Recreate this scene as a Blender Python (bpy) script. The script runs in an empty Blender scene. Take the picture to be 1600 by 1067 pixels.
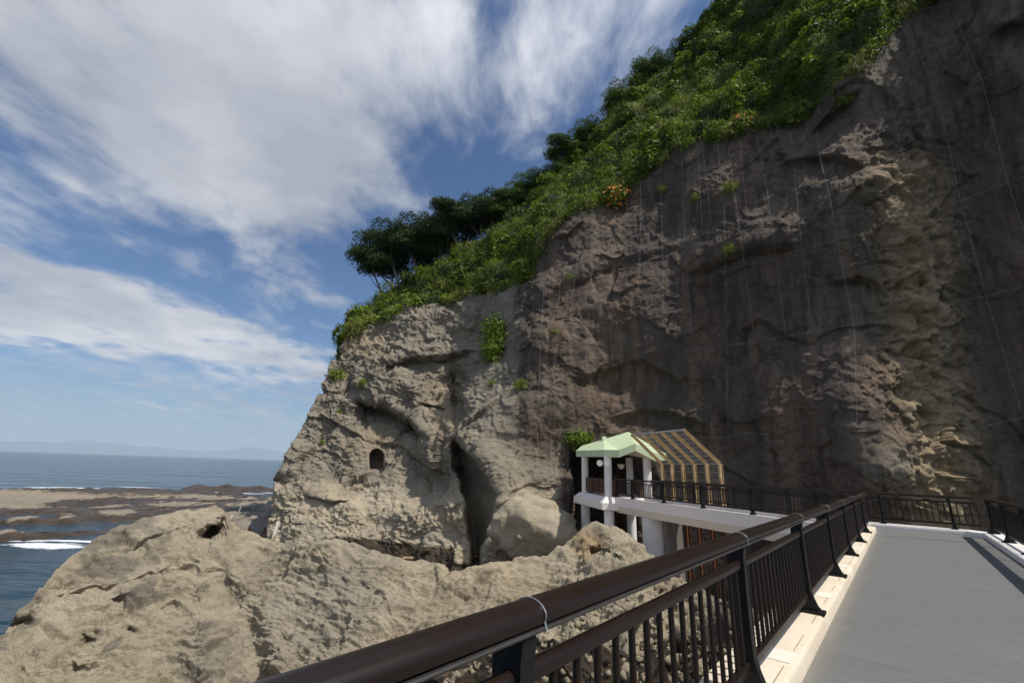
import bpy, bmesh, math, random
import numpy as np
from mathutils import Vector, Matrix
from mathutils.bvhtree import BVHTree

random.seed(7); RNG = np.random.default_rng(7)
SC = bpy.context.scene
COL = SC.collection
EYE = 7.6                       # eye height above the sea, metres

# ------------------------------------------------------------------ camera
CAM_F, CAM_PITCH, CAM_ROLL = 690.0, math.radians(15.9185), math.radians(1.89)
cd = bpy.data.cameras.new("camera"); cam = bpy.data.objects.new("camera", cd); COL.objects.link(cam)
cd.sensor_width = 36.0; cd.lens = CAM_F / 1600 * 36.0
cd.clip_start = 0.05; cd.clip_end = 150000
cam.matrix_world = (Matrix.Translation((0, 0, EYE)) @ Matrix.Rotation(math.pi / 2 + CAM_PITCH, 4, 'X')
                    @ Matrix.Rotation(CAM_ROLL, 4, 'Z'))
SC.camera = cam

# ------------------------------------------------------------------ light
SUN_AZ, SUN_EL = 122.0, 58.5
sa, se = math.radians(SUN_AZ), math.radians(SUN_EL)
SUN_DIR = Vector((math.sin(sa) * math.cos(se), math.cos(sa) * math.cos(se), math.sin(se)))
sd = bpy.data.lights.new("sun", 'SUN'); sun = bpy.data.objects.new("sun", sd); COL.objects.link(sun)
sd.energy = 4.7; sd.angle = math.radians(0.53); sd.color = (1.0, 0.955, 0.88)
sun.rotation_euler = (-SUN_DIR).to_track_quat('-Z', 'Y').to_euler(); sun.location = (30, -20, 80)
SC.view_settings.view_transform = 'Standard'; SC.view_settings.look = 'None'
SC.view_settings.exposure = 0.0; SC.view_settings.gamma = 1.0
SC.cycles.max_bounces = 6; SC.cycles.volume_bounces = 0; SC.cycles.transparent_max_bounces = 12

# ------------------------------------------------------------------ node helpers
class NT:
    def __init__(s, tree): s.t = tree; s.n = tree.nodes; s.l = tree.links
    def add(s, typ, **kw):
        n = s.n.new(typ)
        for k, v in kw.items():
            if k == 'inp':
                for a, b in v.items(): s.put(n, a, b)
            else: setattr(n, k, v)
        return n
    def put(s, n, a, b):
        i = n.inputs[a]
        if isinstance(b, bpy.types.NodeSocket): s.l.new(b, i)
        elif b is not None: i.default_value = b
    def math(s, op, a, b=None, c=None, clamp=False):
        n = s.add('ShaderNodeMath', operation=op); n.use_clamp = clamp
        s.put(n, 0, a)
        if b is not None: s.put(n, 1, b)
        if c is not None: s.put(n, 2, c)
        return n.outputs[0]
    def vmath(s, op, a, b=None):
        n = s.add('ShaderNodeVectorMath', operation=op); s.put(n, 0, a)
        if b is not None: s.put(n, 1, b)
        return n.outputs[0]
    def noise(s, vec, scale, detail=4, rough=.55, dist=0, out=0, dims='3D'):
        n = s.add('ShaderNodeTexNoise', noise_dimensions=dims); s.put(n, 'Vector', vec)
        s.put(n, 'Scale', scale); s.put(n, 'Detail', detail); s.put(n, 'Roughness', rough); s.put(n, 'Distortion', dist)
        return n.outputs[out]
    def ramp(s, fac, stops, interp='LINEAR'):
        n = s.add('ShaderNodeValToRGB'); s.put(n, 0, fac); r = n.color_ramp; r.interpolation = interp
        while len(r.elements) < len(stops): r.elements.new(.5)
        for e, (p, c) in zip(r.elements, stops):
            e.position = p; e.color = (c, c, c, 1) if isinstance(c, (int, float)) else (*c, 1)
        return n.outputs[0]
    def mix(s, fac, a, b, blend='MIX'):
        n = s.add('ShaderNodeMix', data_type='RGBA', blend_type=blend)
        for k, v in ((0, fac), (6, a), (7, b)):
            if isinstance(v, tuple) and len(v) == 3: v = (*v, 1)
            s.put(n, k, v)
        return n.outputs[2]
    def mapr(s, v, a, b, c=0., d=1.):
        n = s.add('ShaderNodeMapRange'); n.clamp = True
        for i, x in enumerate((v, a, b, c, d)): s.put(n, i, x)
        return n.outputs[0]
    def bump(s, h, strength, dist, normal=None):
        n = s.add('ShaderNodeBump'); s.put(n, 'Height', h); s.put(n, 'Strength', strength); s.put(n, 'Distance', dist)
        if normal is not None: s.put(n, 'Normal', normal)
        return n.outputs[0]

def mat(name):
    m = bpy.data.materials.new(name); m.use_nodes = True
    t = NT(m.node_tree); p = m.node_tree.nodes['Principled BSDF']
    return m, t, p
def objco(t): return t.add('ShaderNodeTexCoord').outputs['Object']
def geopos(t): return t.add('ShaderNodeNewGeometry').outputs['Position']
def stretch(t, v, s, rot=(0, 0, 0)):
    n = t.add('ShaderNodeMapping'); t.put(n, 'Vector', v); t.put(n, 'Scale', s); t.put(n, 'Rotation', rot); return n.outputs[0]

def simple_mat(name, col, rough=.5, metal=0., var=.18, scale=6., bump=.0, spec=.5, speck=None):
    m, t, p = mat(name); co = geopos(t)
    n = t.noise(co, scale, 5, .6)
    dark = tuple(c * (1 - var) for c in col); lite = tuple(min(1, c * (1 + var)) for c in col)
    c = t.mix(t.mapr(n, .3, .7), dark, lite)
    if speck:
        n2 = t.noise(co, scale * 1.7, 6, .7)
        c = t.mix(t.mapr(n2, speck[1], speck[1] + .12), c, speck[0])
    t.put(p, 'Base Color', c); t.put(p, 'Metallic', metal); t.put(p, 'Specular IOR Level', spec)
    t.put(p, 'Roughness', t.mapr(n, .3, .7, rough * .85, min(1, rough * 1.15)))
    if bump: t.put(p, 'Normal', t.bump(t.noise(co, scale * 8, 5, .65), .6, bump))
    return m

# ------------------------------------------------------------------ sky
world = bpy.data.worlds.new("World"); SC.world = world; world.use_nodes = True
def build_sky():
    t = NT(world.node_tree); bg = world.node_tree.nodes['Background']
    sky = t.add('ShaderNodeTexSky', sky_type='NISHITA'); sky.sun_disc = False
    sky.sun_elevation = se; sky.sun_rotation = sa; sky.altitude = 0; sky.air_density = 1.0; sky.dust_density = .6; sky.ozone_density = 2.2
    co = t.add('ShaderNodeTexCoord').outputs['Generated']
    sep = t.add('ShaderNodeSeparateXYZ'); t.put(sep, 0, co)
    x, y, z = sep.outputs
    az = t.math('MULTIPLY', t.math('ARCTAN2', x, y), 57.2958)
    el = t.math('MULTIPLY', t.math('ARCSINE', z), 57.2958)
    comb = t.add('ShaderNodeCombineXYZ'); t.put(comb, 0, az); t.put(comb, 1, el)
    ae = comb.outputs[0]
    # a cloud sheet: direction met with a plane overhead
    zz = t.math('ADD', t.math('MAXIMUM', z, 0.0), .10)
    pc = t.add('ShaderNodeCombineXYZ'); t.put(pc, 0, t.math('DIVIDE', x, zz)); t.put(pc, 1, t.math('DIVIDE', y, zz))
    P = pc.outputs[0]
    warp = t.noise(P, 1.1, 3, .5, out=1)
    Pw = t.vmath('ADD', P, t.vmath('MULTIPLY', t.vmath('SUBTRACT', warp, (.5, .5, .5)), (.35, .35, 0)))
    streak = t.noise(stretch(t, Pw, (1.9, .9, 1), (0, 0, math.radians(-28))), 1.0, 6, .55)
    broad = t.noise(stretch(t, P, (1.0, .7, 1), (0, 0, .4)), .9, 4, .5)
    mott = t.noise(stretch(t, Pw, (1.6, 1.0, 1), (0, 0, .5)), 3.8, 6, .58)
    wisp = t.noise(stretch(t, Pw, (2.6, 1.3, 1), (0, 0, math.radians(-20))), 1.3, 6, .6)
    # places of the cloud masses (azimuth, elevation, half widths, tilt, amount)
    wv = t.noise(P, 2.2, 4, .6)
    aew = t.vmath('ADD', ae, t.vmath('MULTIPLY', t.vmath('SUBTRACT', t.noise(P, 1.6, 4, .6, out=1), (.5, .5, .5)), (22, 16, 0)))
    total = None
    for (a, e, wa, we, tilt, amt) in CLOUDS:
        d = t.vmath('SUBTRACT', aew, (a, e, 0))
        m = stretch(t, d, (1, 1, 1), (0, 0, math.radians(-tilt)))
        m = t.vmath('MULTIPLY', m, (1 / wa, 1 / we, 0))
        r = t.vmath('DOT_PRODUCT', m, m) if False else t.add('ShaderNodeVectorMath', operation='DOT_PRODUCT')
        t.put(r, 0, m); t.put(r, 1, m)
        g = t.math('MULTIPLY', t.math('POWER', 2.718, t.math('MULTIPLY', r.outputs['Value'], -1.0)), amt)
        total = g if total is None else t.math('ADD', total, g)
    dens = t.math('ADD', total, t.math('MULTIPLY', t.math('SUBTRACT', streak, .5), .75))
    dens = t.math('ADD', dens, t.math('MULTIPLY', t.math('SUBTRACT', mott, .5), 1.35))
    dens = t.math('ADD', dens, t.math('MULTIPLY', t.math('SUBTRACT', wisp, .5), .30))
    behind = t.mapr(y, .25, -.5, 0., .55)                     # extra unseen cloud added behind the viewer to fill the shade
    dens = t.math('ADD', dens, behind)
    cov = t.add('ShaderNodeMapRange', interpolation_type='SMOOTHSTEP')
    for i, v in enumerate((dens, .12, .95, 0., .95)): t.put(cov, i, v)
    thick = t.mapr(t.math('ADD', broad, t.math('MULTIPLY', t.math('SUBTRACT', wv, .5), .6)), .35, .68)
    ccol = t.mix(thick, (7.9, 8.0, 8.3), (4.3, 4.6, 5.25))
    sdot = t.add('ShaderNodeVectorMath', operation='DOT_PRODUCT'); t.put(sdot, 0, co); t.put(sdot, 1, tuple(SUN_DIR))
    glow = t.mapr(sdot.outputs['Value'], .2, 1., 1., 1.9)     # cloud brightened towards the sun, out of view, as added fill
    ccol = t.vmath('MULTIPLY', ccol, (1, 1, 1)); gl = t.add('ShaderNodeVectorMath', operation='SCALE'); t.put(gl, 0, ccol); t.put(gl, 'Scale', glow); ccol = gl.outputs[0]
    # nearer the horizon the air whitens
    low = t.math('POWER', t.math('SUBTRACT', 1.0, t.math('MAXIMUM', z, 0.0)), 9.0)
    skyc = t.mix(.0, sky.outputs[0], sky.outputs[0])
    skyc = t.mix(1.0, sky.outputs[0], (.62, .82, 1.02), 'MULTIPLY')
    c = t.mix(cov.outputs[0], skyc, ccol)
    c = t.mix(t.math('MULTIPLY', low, .55), c, (4.1, 4.7, 5.5))
    t.put(bg, 'Color', c); t.put(bg, 'Strength', .1)
CLOUDS = [(-50, 36, 30, 11, 6, .85), (-26, 46, 24, 10, 10, .60), (-32, 31, 18, 6, 14, .62), (8, 60, 26, 10, 0, .40), (24, 50, 20, 12, 0, .34), (2, 47, 12, 5, 0, .22), (-13, 37, 9, 7, 0, -.42), (-4, 52, 6, 6, 0, -.25),
          (-6, 33, 9, 5, 0, .12), (-50, 15, 26, 3.6, -9, .95), (-34, 11, 24, 2.6, -5, .50), (-40, 4, 30, 2.4, 0, .34), (-26, 21, 8, 3, -25, .34), (-36, 7, 22, 1.6, -3, .3)]
build_sky()

# ------------------------------------------------------------------ camera geometry used as a surveying aid
def ray(u, v):
    u = np.asarray(u, float); v = np.asarray(v, float)
    a = (u - 800) / CAM_F; b = -(v - 533.5) / CAM_F
    c, s = math.cos(CAM_ROLL), math.sin(CAM_ROLL)
    X = a * c - b * s; Y = a * s + b * c
    return np.stack([X, math.cos(CAM_PITCH) - Y * math.sin(CAM_PITCH), math.sin(CAM_PITCH) + Y * math.cos(CAM_PITCH)], -1)
def at_dist(u, v, D):            # horizontal distance D from the eye
    d = ray(u, v); k = np.asarray(D) / np.hypot(d[..., 0], d[..., 1])
    p = d * k[..., None]; p[..., 2] += EYE; return p
def at_z(u, v, z):               # on the level z (above the sea)
    d = ray(u, v); k = (z - EYE) / d[..., 2]
    p = d * np.asarray(k)[..., None]; p[..., 2] += EYE; return p
def at_plane(u, v, p0, n):       # on a vertical plane
    d = ray(u, v); k = (np.asarray(p0) @ np.asarray(n)) / (d[0] * n[0] + d[1] * n[1])
    p = d * k; p[2] += EYE; return p
def project(p):
    p = np.asarray(p, float); x, y, z = p[..., 0], p[..., 1], p[..., 2] - EYE
    fw = y * math.cos(CAM_PITCH) + z * math.sin(CAM_PITCH); up = -y * math.sin(CAM_PITCH) + z * math.cos(CAM_PITCH)
    X, Y = x / fw, up / fw; c, s = math.cos(CAM_ROLL), math.sin(CAM_ROLL)
    return 800 + (X * c + Y * s) * CAM_F, 533.5 - (-X * s + Y * c) * CAM_F
def base_row(u, D, z):           # picture row of a point at column u, distance D and level z
    lo, hi = np.full_like(np.asarray(u, float), -600.), np.full_like(np.asarray(u, float), 3000.)
    for _ in range(40):
        m = (lo + hi) / 2; zz = at_dist(u, m, D)[..., 2]; up = zz > z
        lo = np.where(up, m, lo); hi = np.where(up, hi, m)
    return (lo + hi) / 2

# ------------------------------------------------------------------ noise (numpy)
_pt = np.random.default_rng(3).permutation(256); _pt = np.concatenate([_pt, _pt, _pt])
_gr = np.random.default_rng(4).normal(size=(256, 3)); _gr /= np.linalg.norm(_gr, axis=1)[:, None]
def _hash(i, j, k): return _pt[_pt[_pt[i & 255] + (j & 255)] + (k & 255)]
def pnoise(P):
    P = np.asarray(P, float); I = np.floor(P).astype(int); F = P - I; W = F * F * F * (F * (F * 6 - 15) + 10)
    out = 0
    for dx in (0, 1):
        for dy in (0, 1):
            for dz in (0, 1):
                g = _gr[_hash(I[:, 0] + dx, I[:, 1] + dy, I[:, 2] + dz)]
                d = (g * (F - np.array([dx, dy, dz]))).sum(1)
                w = (W[:, 0] if dx else 1 - W[:, 0]) * (W[:, 1] if dy else 1 - W[:, 1]) * (W[:, 2] if dz else 1 - W[:, 2])
                out = out + w * d
    return out * 1.6
def fbm(P, octaves=4, gain=.5, lac=2.03, ridged=False):
    out = np.zeros(len(P)); a = 1.; P = np.asarray(P, float)
    for o in range(octaves):
        n = pnoise(P + o * 17.3)
        out += a * ((1 - 2 * np.abs(n)) if ridged else n); a *= gain; P = P * lac
    return out
def worley(P, second=False):
    P = np.asarray(P, float); I = np.floor(P).astype(int); best = np.full(len(P), 9.); b2 = np.full(len(P), 9.)
    rr = np.random.default_rng(9).random((256, 3))
    for dx in (-1, 0, 1):
        for dy in (-1, 0, 1):
            for dz in (-1, 0, 1):
                J = I + np.array([dx, dy, dz]); h = _hash(J[:, 0], J[:, 1], J[:, 2])
                d = ((J + rr[h] - P) ** 2).sum(1)
                b2 = np.minimum(b2, np.maximum(best, d)); best = np.minimum(best, d)
    return (np.sqrt(best), np.sqrt(b2)) if second else np.sqrt(best)
def facet(P):                    # blocky noise: each cell a tilted plane -> broken rock faces
    P = np.asarray(P, float); I = np.floor(P).astype(int); best = np.full(len(P), 99.); val = np.zeros(len(P))
    rr = np.random.default_rng(11).random((256, 3)); gg = np.random.default_rng(12).normal(size=(256, 4)) * .5
    for dx in (-1, 0, 1):
        for dy in (-1, 0, 1):
            for dz in (-1, 0, 1):
                J = I + np.array([dx, dy, dz]); h = _hash(J[:, 0], J[:, 1], J[:, 2])
                df = P - (J + rr[h]); d = (df ** 2).sum(1); v = gg[h, 3] + (df * gg[h, :3]).sum(1)
                m = d < best; best = np.where(m, d, best); val = np.where(m, v, val)
    return val
def strata(Q, bn, period, A1, A2, warp=.8, ws=3.):
    """beds of rock standing proud of one another, with sharp steps between"""
    bn = np.array(bn, float); bn /= np.linalg.norm(bn); h = Q @ bn / period + warp * fbm(Q / ws + 31, 4, .55); k = np.floor(h).astype(int); f = h - k
    r = np.random.default_rng(21).random(512); t = np.clip(f / .14, 0, 1); a = r[k & 511]; b = r[(k - 1) & 511]
    return A1 * (b + (a - b) * t * t * (3 - 2 * t) - .5) + A2 * (np.clip(f / .14, 0, 1) - f)
def cracks(Q, w=.07):
    a, b = worley(Q, True); return -np.exp(-(b - a) / w)
def smooth(x, a, b):
    t = np.clip((x - a) / (b - a), 0, 1); return t * t * (3 - 2 * t)

class TPS:                       # thin plate spline through scattered (x, y, value)
    def __init__(s, pts, reg=1e-3, sc=100.):
        q = np.array(pts, float); s.c = q[:, :2] / sc; s.sc = sc; n = len(q)
        K = s.phi(((s.c[:, None] - s.c[None]) ** 2).sum(-1)) + np.eye(n) * reg
        A = np.zeros((n + 3, n + 3)); A[:n, :n] = K; A[:n, n] = 1; A[:n, n + 1:] = s.c; A[n:, :n] = A[:n, n:].T
        s.w = np.linalg.solve(A, np.concatenate([q[:, 2], [0, 0, 0]]))
    @staticmethod
    def phi(r2): return .5 * r2 * np.log(r2 + 1e-9)
    def __call__(s, x, y):
        x = np.asarray(x, float); sh = x.shape; p = np.stack([x.ravel(), np.asarray(y, float).ravel()], 1) / s.sc
        out = np.empty(len(p)); n = len(s.c)
        for i in range(0, len(p), 60000):
            q = p[i:i + 60000]; r2 = ((q[:, None, 0] - s.c[None, :, 0]) ** 2 + (q[:, None, 1] - s.c[None, :, 1]) ** 2)
            out[i:i + 60000] = s.phi(r2) @ s.w[:n] + s.w[n] + q @ s.w[n + 1:]
        return out.reshape(sh)

# ------------------------------------------------------------------ object helpers
def tag(o, label=None, cat=None, group=None, kind=None):
    if label: o['label'] = label
    if cat: o['category'] = cat
    if group: o['group'] = group
    if kind: o['kind'] = kind
    return o
def mesh_np(name, V, F, m, parent=None, smooth_=True, attrs=None):
    V = np.asarray(V, np.float32); F = np.asarray(F, np.int32); k = F.shape[1]
    me = bpy.data.meshes.new(name); me.vertices.add(len(V)); me.vertices.foreach_set('co', V.ravel())
    me.loops.add(F.size); me.loops.foreach_set('vertex_index', F.ravel())
    me.polygons.add(len(F)); me.polygons.foreach_set('loop_start', np.arange(0, F.size, k, dtype=np.int32))
    if smooth_: me.polygons.foreach_set('use_smooth', np.ones(len(F), bool))
    for n, a in (attrs or {}).items():
        a = np.asarray(a, np.float32); at = me.attributes.new(n, 'FLOAT', 'POINT'); at.data.foreach_set('value', a.ravel())
    me.update(calc_edges=True); me.validate()
    if m: me.materials.append(m)
    o = bpy.data.objects.new(name, me); COL.objects.link(o)
    if parent: o.parent = parent
    return o
def grid_faces(nr, nc):
    i = np.arange(nr * nc).reshape(nr, nc)
    return np.stack([i[:-1, :-1].ravel(), i[1:, :-1].ravel(), i[1:, 1:].ravel(), i[:-1, 1:].ravel()], 1)
def empty(name, loc, rz=0.):
    o = bpy.data.objects.new(name, None); COL.objects.link(o); o.location = loc; o.rotation_euler = (0, 0, rz)
    o.empty_display_size = .2; return o

class MB:                        # collects shapes and links them as ONE mesh
    def __init__(s): s.bm = bmesh.new()
    def box(s, c, size, M=None, bev=0):
        r = bmesh.ops.create_cube(s.bm, size=1.0); vs = r['verts']
        bmesh.ops.scale(s.bm, vec=size, verts=vs); 
        if bev:
            es = list({e for v in vs for e in v.link_edges})
            rb = bmesh.ops.bevel(s.bm, geom=es, offset=bev, segments=2, affect='EDGES', profile=.5)
            vs = list({v for f in rb['faces'] for v in f.verts} | {v for v in vs if v.is_valid})
        if M is not None: bmesh.ops.transform(s.bm, matrix=M, verts=vs)
        bmesh.ops.translate(s.bm, vec=c, verts=vs); return s
    def tube(s, pts, rad, seg=8, cap=True):
        pts = [Vector(p) for p in pts]; n = len(pts); R = rad if hasattr(rad, '__len__') else [rad] * n; rings = []
        for i, p in enumerate(pts):
            d = (pts[min(i + 1, n - 1)] - pts[max(i - 1, 0)]).normalized()
            a = d.cross(Vector((0, 0, 1)) if abs(d.z) < .9 else Vector((1, 0, 0))).normalized(); b = d.cross(a)
            rings.append([s.bm.verts.new(p + (a * math.cos(2 * math.pi * k / seg) + b * math.sin(2 * math.pi * k / seg)) * R[i]) for k in range(seg)])
        for A, B in zip(rings, rings[1:]):
            for k in range(seg): s.bm.faces.new((A[k], A[(k + 1) % seg], B[(k + 1) % seg], B[k]))
        if cap:
            s.bm.faces.new(rings[0][::-1]); s.bm.faces.new(rings[-1])
        return s
    def prism(s, poly, a, b, closed=True):   # poly: list of Vector offsets; swept from frame a to frame b (callables)
        A = [s.bm.verts.new(a(p)) for p in poly]; B = [s.bm.verts.new(b(p)) for p in poly]; n = len(poly)
        for k in range(n): s.bm.faces.new((A[k], A[(k + 1) % n], B[(k + 1) % n], B[k]))
        s.bm.faces.new(A[::-1]); s.bm.faces.new(B); return s
    def poly(s, pts): s.bm.faces.new([s.bm.verts.new(p) for p in pts]); return s
    def build(s, name, m, parent=None, smooth_=False, angle=40):
        bmesh.ops.recalc_face_normals(s.bm, faces=s.bm.faces)
        me = bpy.data.meshes.new(name); s.bm.to_mesh(me); s.bm.free()
        if smooth_:
            me.polygons.foreach_set('use_smooth', np.ones(len(me.polygons), bool))
            me.set_sharp_from_angle(angle=math.radians(angle))
        if m: me.materials.append(m)
        o = bpy.data.objects.new(name, me); COL.objects.link(o)
        if parent: o.parent = parent
        return o

def rot_basis(x, y, z): return Matrix((x, y, z)).transposed().to_4x4()


# ================================================================== ROCK
def rock_material(name, bedrot):
    m, t, p = mat(name); co = geopos(t)
    at = lambda n: t.add('ShaderNodeAttribute', attribute_name=n).outputs['Fac']
    dark, ochre, wet, weather = at('dark'), at('ochre'), at('wet'), at('weather')
    n1 = t.noise(co, .16, 5, .6); n2 = t.noise(co, .9, 6, .62); n3 = t.noise(co, 5.5, 6, .68)
    bed = t.noise(stretch(t, co, (.25, .25, 2.6), bedrot), 1.0, 6, .62)
    sand = t.mix(t.mapr(n2, .32, .68), (.39, .322, .22), (.52, .44, .31))
    sand = t.mix(t.mapr(n1, .45, .72, 0, .75), sand, (.33, .29, .225))
    sand = t.mix(t.mapr(bed, .50, .72, 0, .6), sand, (.25, .20, .14))
    sand = t.mix(t.mapr(t.math('ADD', weather, t.math('MULTIPLY', t.math('SUBTRACT', n2, .5), .8)), .2, .8, 0, .8), sand, t.mix(t.mapr(n2, .35, .65), (.165, .142, .112), (.235, .203, .155)))
    streak = t.noise(stretch(t, co, (1.4, 1.4, .07)), 1.0, 6, .6)
    streak2 = t.noise(stretch(t, co, (4.2, 4.2, .12)), 1.0, 5, .65)
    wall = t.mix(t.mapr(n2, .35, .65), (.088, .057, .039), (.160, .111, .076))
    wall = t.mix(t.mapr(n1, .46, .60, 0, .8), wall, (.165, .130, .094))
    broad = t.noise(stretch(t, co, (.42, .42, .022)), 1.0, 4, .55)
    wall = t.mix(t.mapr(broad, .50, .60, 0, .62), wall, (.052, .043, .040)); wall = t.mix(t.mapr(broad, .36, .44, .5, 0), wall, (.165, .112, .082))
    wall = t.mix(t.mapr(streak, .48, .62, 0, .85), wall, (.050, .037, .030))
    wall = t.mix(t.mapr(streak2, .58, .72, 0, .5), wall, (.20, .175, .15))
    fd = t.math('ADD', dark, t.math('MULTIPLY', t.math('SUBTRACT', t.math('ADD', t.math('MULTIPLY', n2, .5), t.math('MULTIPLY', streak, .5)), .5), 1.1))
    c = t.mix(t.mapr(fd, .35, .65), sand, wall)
    fo = t.math('MULTIPLY', ochre, t.mapr(n3, .34, .62, .35, 1.))
    c = t.mix(fo, c, (.44, .315, .165))
    c = t.mix(t.mapr(n3, .52, .70, 0, .34), c, (.14, .115, .088))
    n4 = t.noise(co, 19, 5, .72); c = t.mix(t.mapr(n4, .56, .72, 0, .3), c, (.15, .12, .092)); c = t.mix(t.mapr(n4, .30, .42, .3, 0), c, (.50, .43, .32))
    c = t.mix(fd if False else t.mapr(fd, .35, .65, 0, .0), c, c)
    wetc = t.mix(t.mapr(n2, .35, .65), (.030, .021, .014), (.085, .056, .030))
    fw = t.mapr(t.math('ADD', wet, t.math('MULTIPLY', t.math('SUBTRACT', n2, .5), .9)), .38, .62)
    c = t.mix(fw, c, wetc)
    t.put(p, 'Base Color', c)
    t.put(p, 'Roughness', t.mapr(fw, 0, 1, .88, .42)); t.put(p, 'Specular IOR Level', .35)
    h = t.math('ADD', t.math('MULTIPLY', n3, .6), t.math('MULTIPLY', bed, .9))
    b1 = t.bump(h, 1.0, t.mapr(dark, .3, 1., .11, .05))
    b2 = t.bump(t.noise(co, 22, 5, .72), .9, .04, b1)
    t.put(p, 'Normal', b2)
    return m
ROCK = rock_material('sandstone', (math.radians(24), math.radians(-14), 0))

def normals_grid(P):             # P (nr, nc, 3) -> unit normals turned towards the eye
    du = np.gradient(P, axis=1); dv = np.gradient(P, axis=0); n = np.cross(du, dv)
    n /= np.linalg.norm(n, axis=-1, keepdims=True) + 1e-9
    s = np.sign(((np.array([0, 0, EYE]) - P) * n).sum(-1)); s[s == 0] = 1
    return n * s[..., None]
BEDM = np.array(Matrix.Rotation(math.radians(24), 3, 'X') @ Matrix.Rotation(math.radians(-14), 3, 'Y'))
def rock_disp(Q, big=1., mid=1., fine=1., block=1., wall=0.):
    d = big * 1.0 * fbm(Q / 9.0, 2)
    wp = Q + .7 * np.stack([pnoise(Q / 2.2 + 5), pnoise(Q / 2.2 + 31), pnoise(Q / 2.2 + 77)], 1)
    d += mid * .42 * fbm(wp / 4.2 + 9, 2, ridged=True)
    d += block * (.55 * facet(wp / 3.8) + .18 * facet(wp / 1.6 + 40) + .12 * facet(Q / .7 + 8))
    d += block * (1 - wall) * (strata(Q, (.25, -.35, .9), .95, .28, .12) + strata(Q, (.75, .3, .6), 1.5, .22, .08, 1.2))
    d += block * wall * (strata(Q, (.9, -.3, .25), 2.3, .34, .05, 1.3, 4.) + .5 * strata(Q, (.3, -.2, .9), 1.7, .30, .12))
    m = smooth(fbm(Q / 4 + 90, 2), -.25, .25)
    d += block * .20 * cracks(wp * np.array([.5, .5, .8]) / 1.1, .05) * m * (1 - .7 * wall)
    d += fine * (1 - .55 * wall) * (.12 * fbm(Q / .8 + 20, 4, .6) + .10 * fbm(Q / .5 + 44, 3, .6, ridged=True) * m)
    return d

def ledge(x, y, line, depth, down, up=None, soft=18, lip=.12):
    """an overhanging lip along a line: hollow below it, nose above it"""
    L = np.array(line, float); yl = np.interp(x, L[:, 0], L[:, 1]); f = smooth(x, L[0, 0] - soft, L[0, 0] + soft) * (1 - smooth(x, L[-1, 0] - soft, L[-1, 0] + soft))
    d = y - yl; up = up or down
    below = smooth(d, -down * .06, down * .34) * np.exp(-np.maximum(d, 0) / down)
    above = np.exp(-np.maximum(-d, 0) / up) * (1 - smooth(d, -2, down * .25))
    return f * depth * (below - lip * above)
def hump(x, y, cx, cy, rx, ry, amt, ang=0., p=2):
    a = math.radians(ang); X = (x - cx) * math.cos(a) + (y - cy) * math.sin(a); Y = -(x - cx) * math.sin(a) + (y - cy) * math.cos(a)
    return amt * np.exp(-((X / rx) ** 2 + (Y / ry) ** 2) ** (p / 2))

# ---- how far off the cliff stands (surveyed: picture x, y, horizontal distance)
DP = [(380, 830, 51), (418, 808, 50.5), (430, 745, 51.5), (470, 668, 53), (500, 590, 55), (530, 535, 57), (560, 490, 58.5), (480, 560, 58),
      (500, 830, 45), (600, 848, 41.2), (690, 850, 37.4), (500, 740, 49.5), (600, 740, 46.5), (690, 740, 41.6), (560, 660, 50), (650, 660, 48), (600, 580, 51), (680, 560, 48.5),
      (600, 500, 54.5), (680, 470, 53), (740, 460, 50), (700, 610, 47.5), (720, 520, 49),
      (716, 700, 39.4), (720, 790, 37.4), (726, 848, 36.6),
      (775, 690, 37.2), (770, 640, 38.5), (800, 600, 38.5), (780, 560, 41.5), (800, 500, 41.5), (835, 430, 41), (790, 800, 35.4), (800, 860, 35), (850, 640, 36.5), (850, 760, 35.5), (880, 860, 35.0),
      (880, 360, 40.5), (870, 500, 38.5), (900, 700, 36.8), (930, 560, 38), (940, 400, 40), (980, 290, 41), (1000, 820, 36), (1000, 650, 36.4), (1060, 480, 37.5), (1060, 230, 40),
      (1130, 700, 35), (1140, 450, 36.6), (1140, 215, 39.5), (1250, 720, 33.6), (1250, 450, 35.0), (1260, 175, 39), (1330, 115, 38.0), (1340, 780, 31.8), (1340, 600, 32.6), (1350, 300, 34.6), (1390, 60, 40), (1420, 780, 33.2), (1420, 600, 34.0), (1400, 300, 36.2),
      (1490, 780, 35.0), (1490, 500, 36.6), (1470, 250, 39.2), (1450, 120, 41), (1470, 0, 43.5), (1530, 780, 37.2), (1545, 500, 37.6), (1550, 250, 38.2), (1540, 40, 40), (1610, 780, 38.4), (1610, 400, 37.6), (1610, 100, 37.4), (1700, 500, 38.6), (1700, 50, 38.6), (1850, 600, 40.5), (1850, 0, 41.5), (2100, 500, 43), (2100, -100, 43), (2400, 500, 46), (2400, -100, 47), (1650, -250, 39), (1900, -400, 44), (2300, -500, 50)]
_tps = TPS([(a, b, math.log(c)) for a, b, c in DP], 2e-4)
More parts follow.
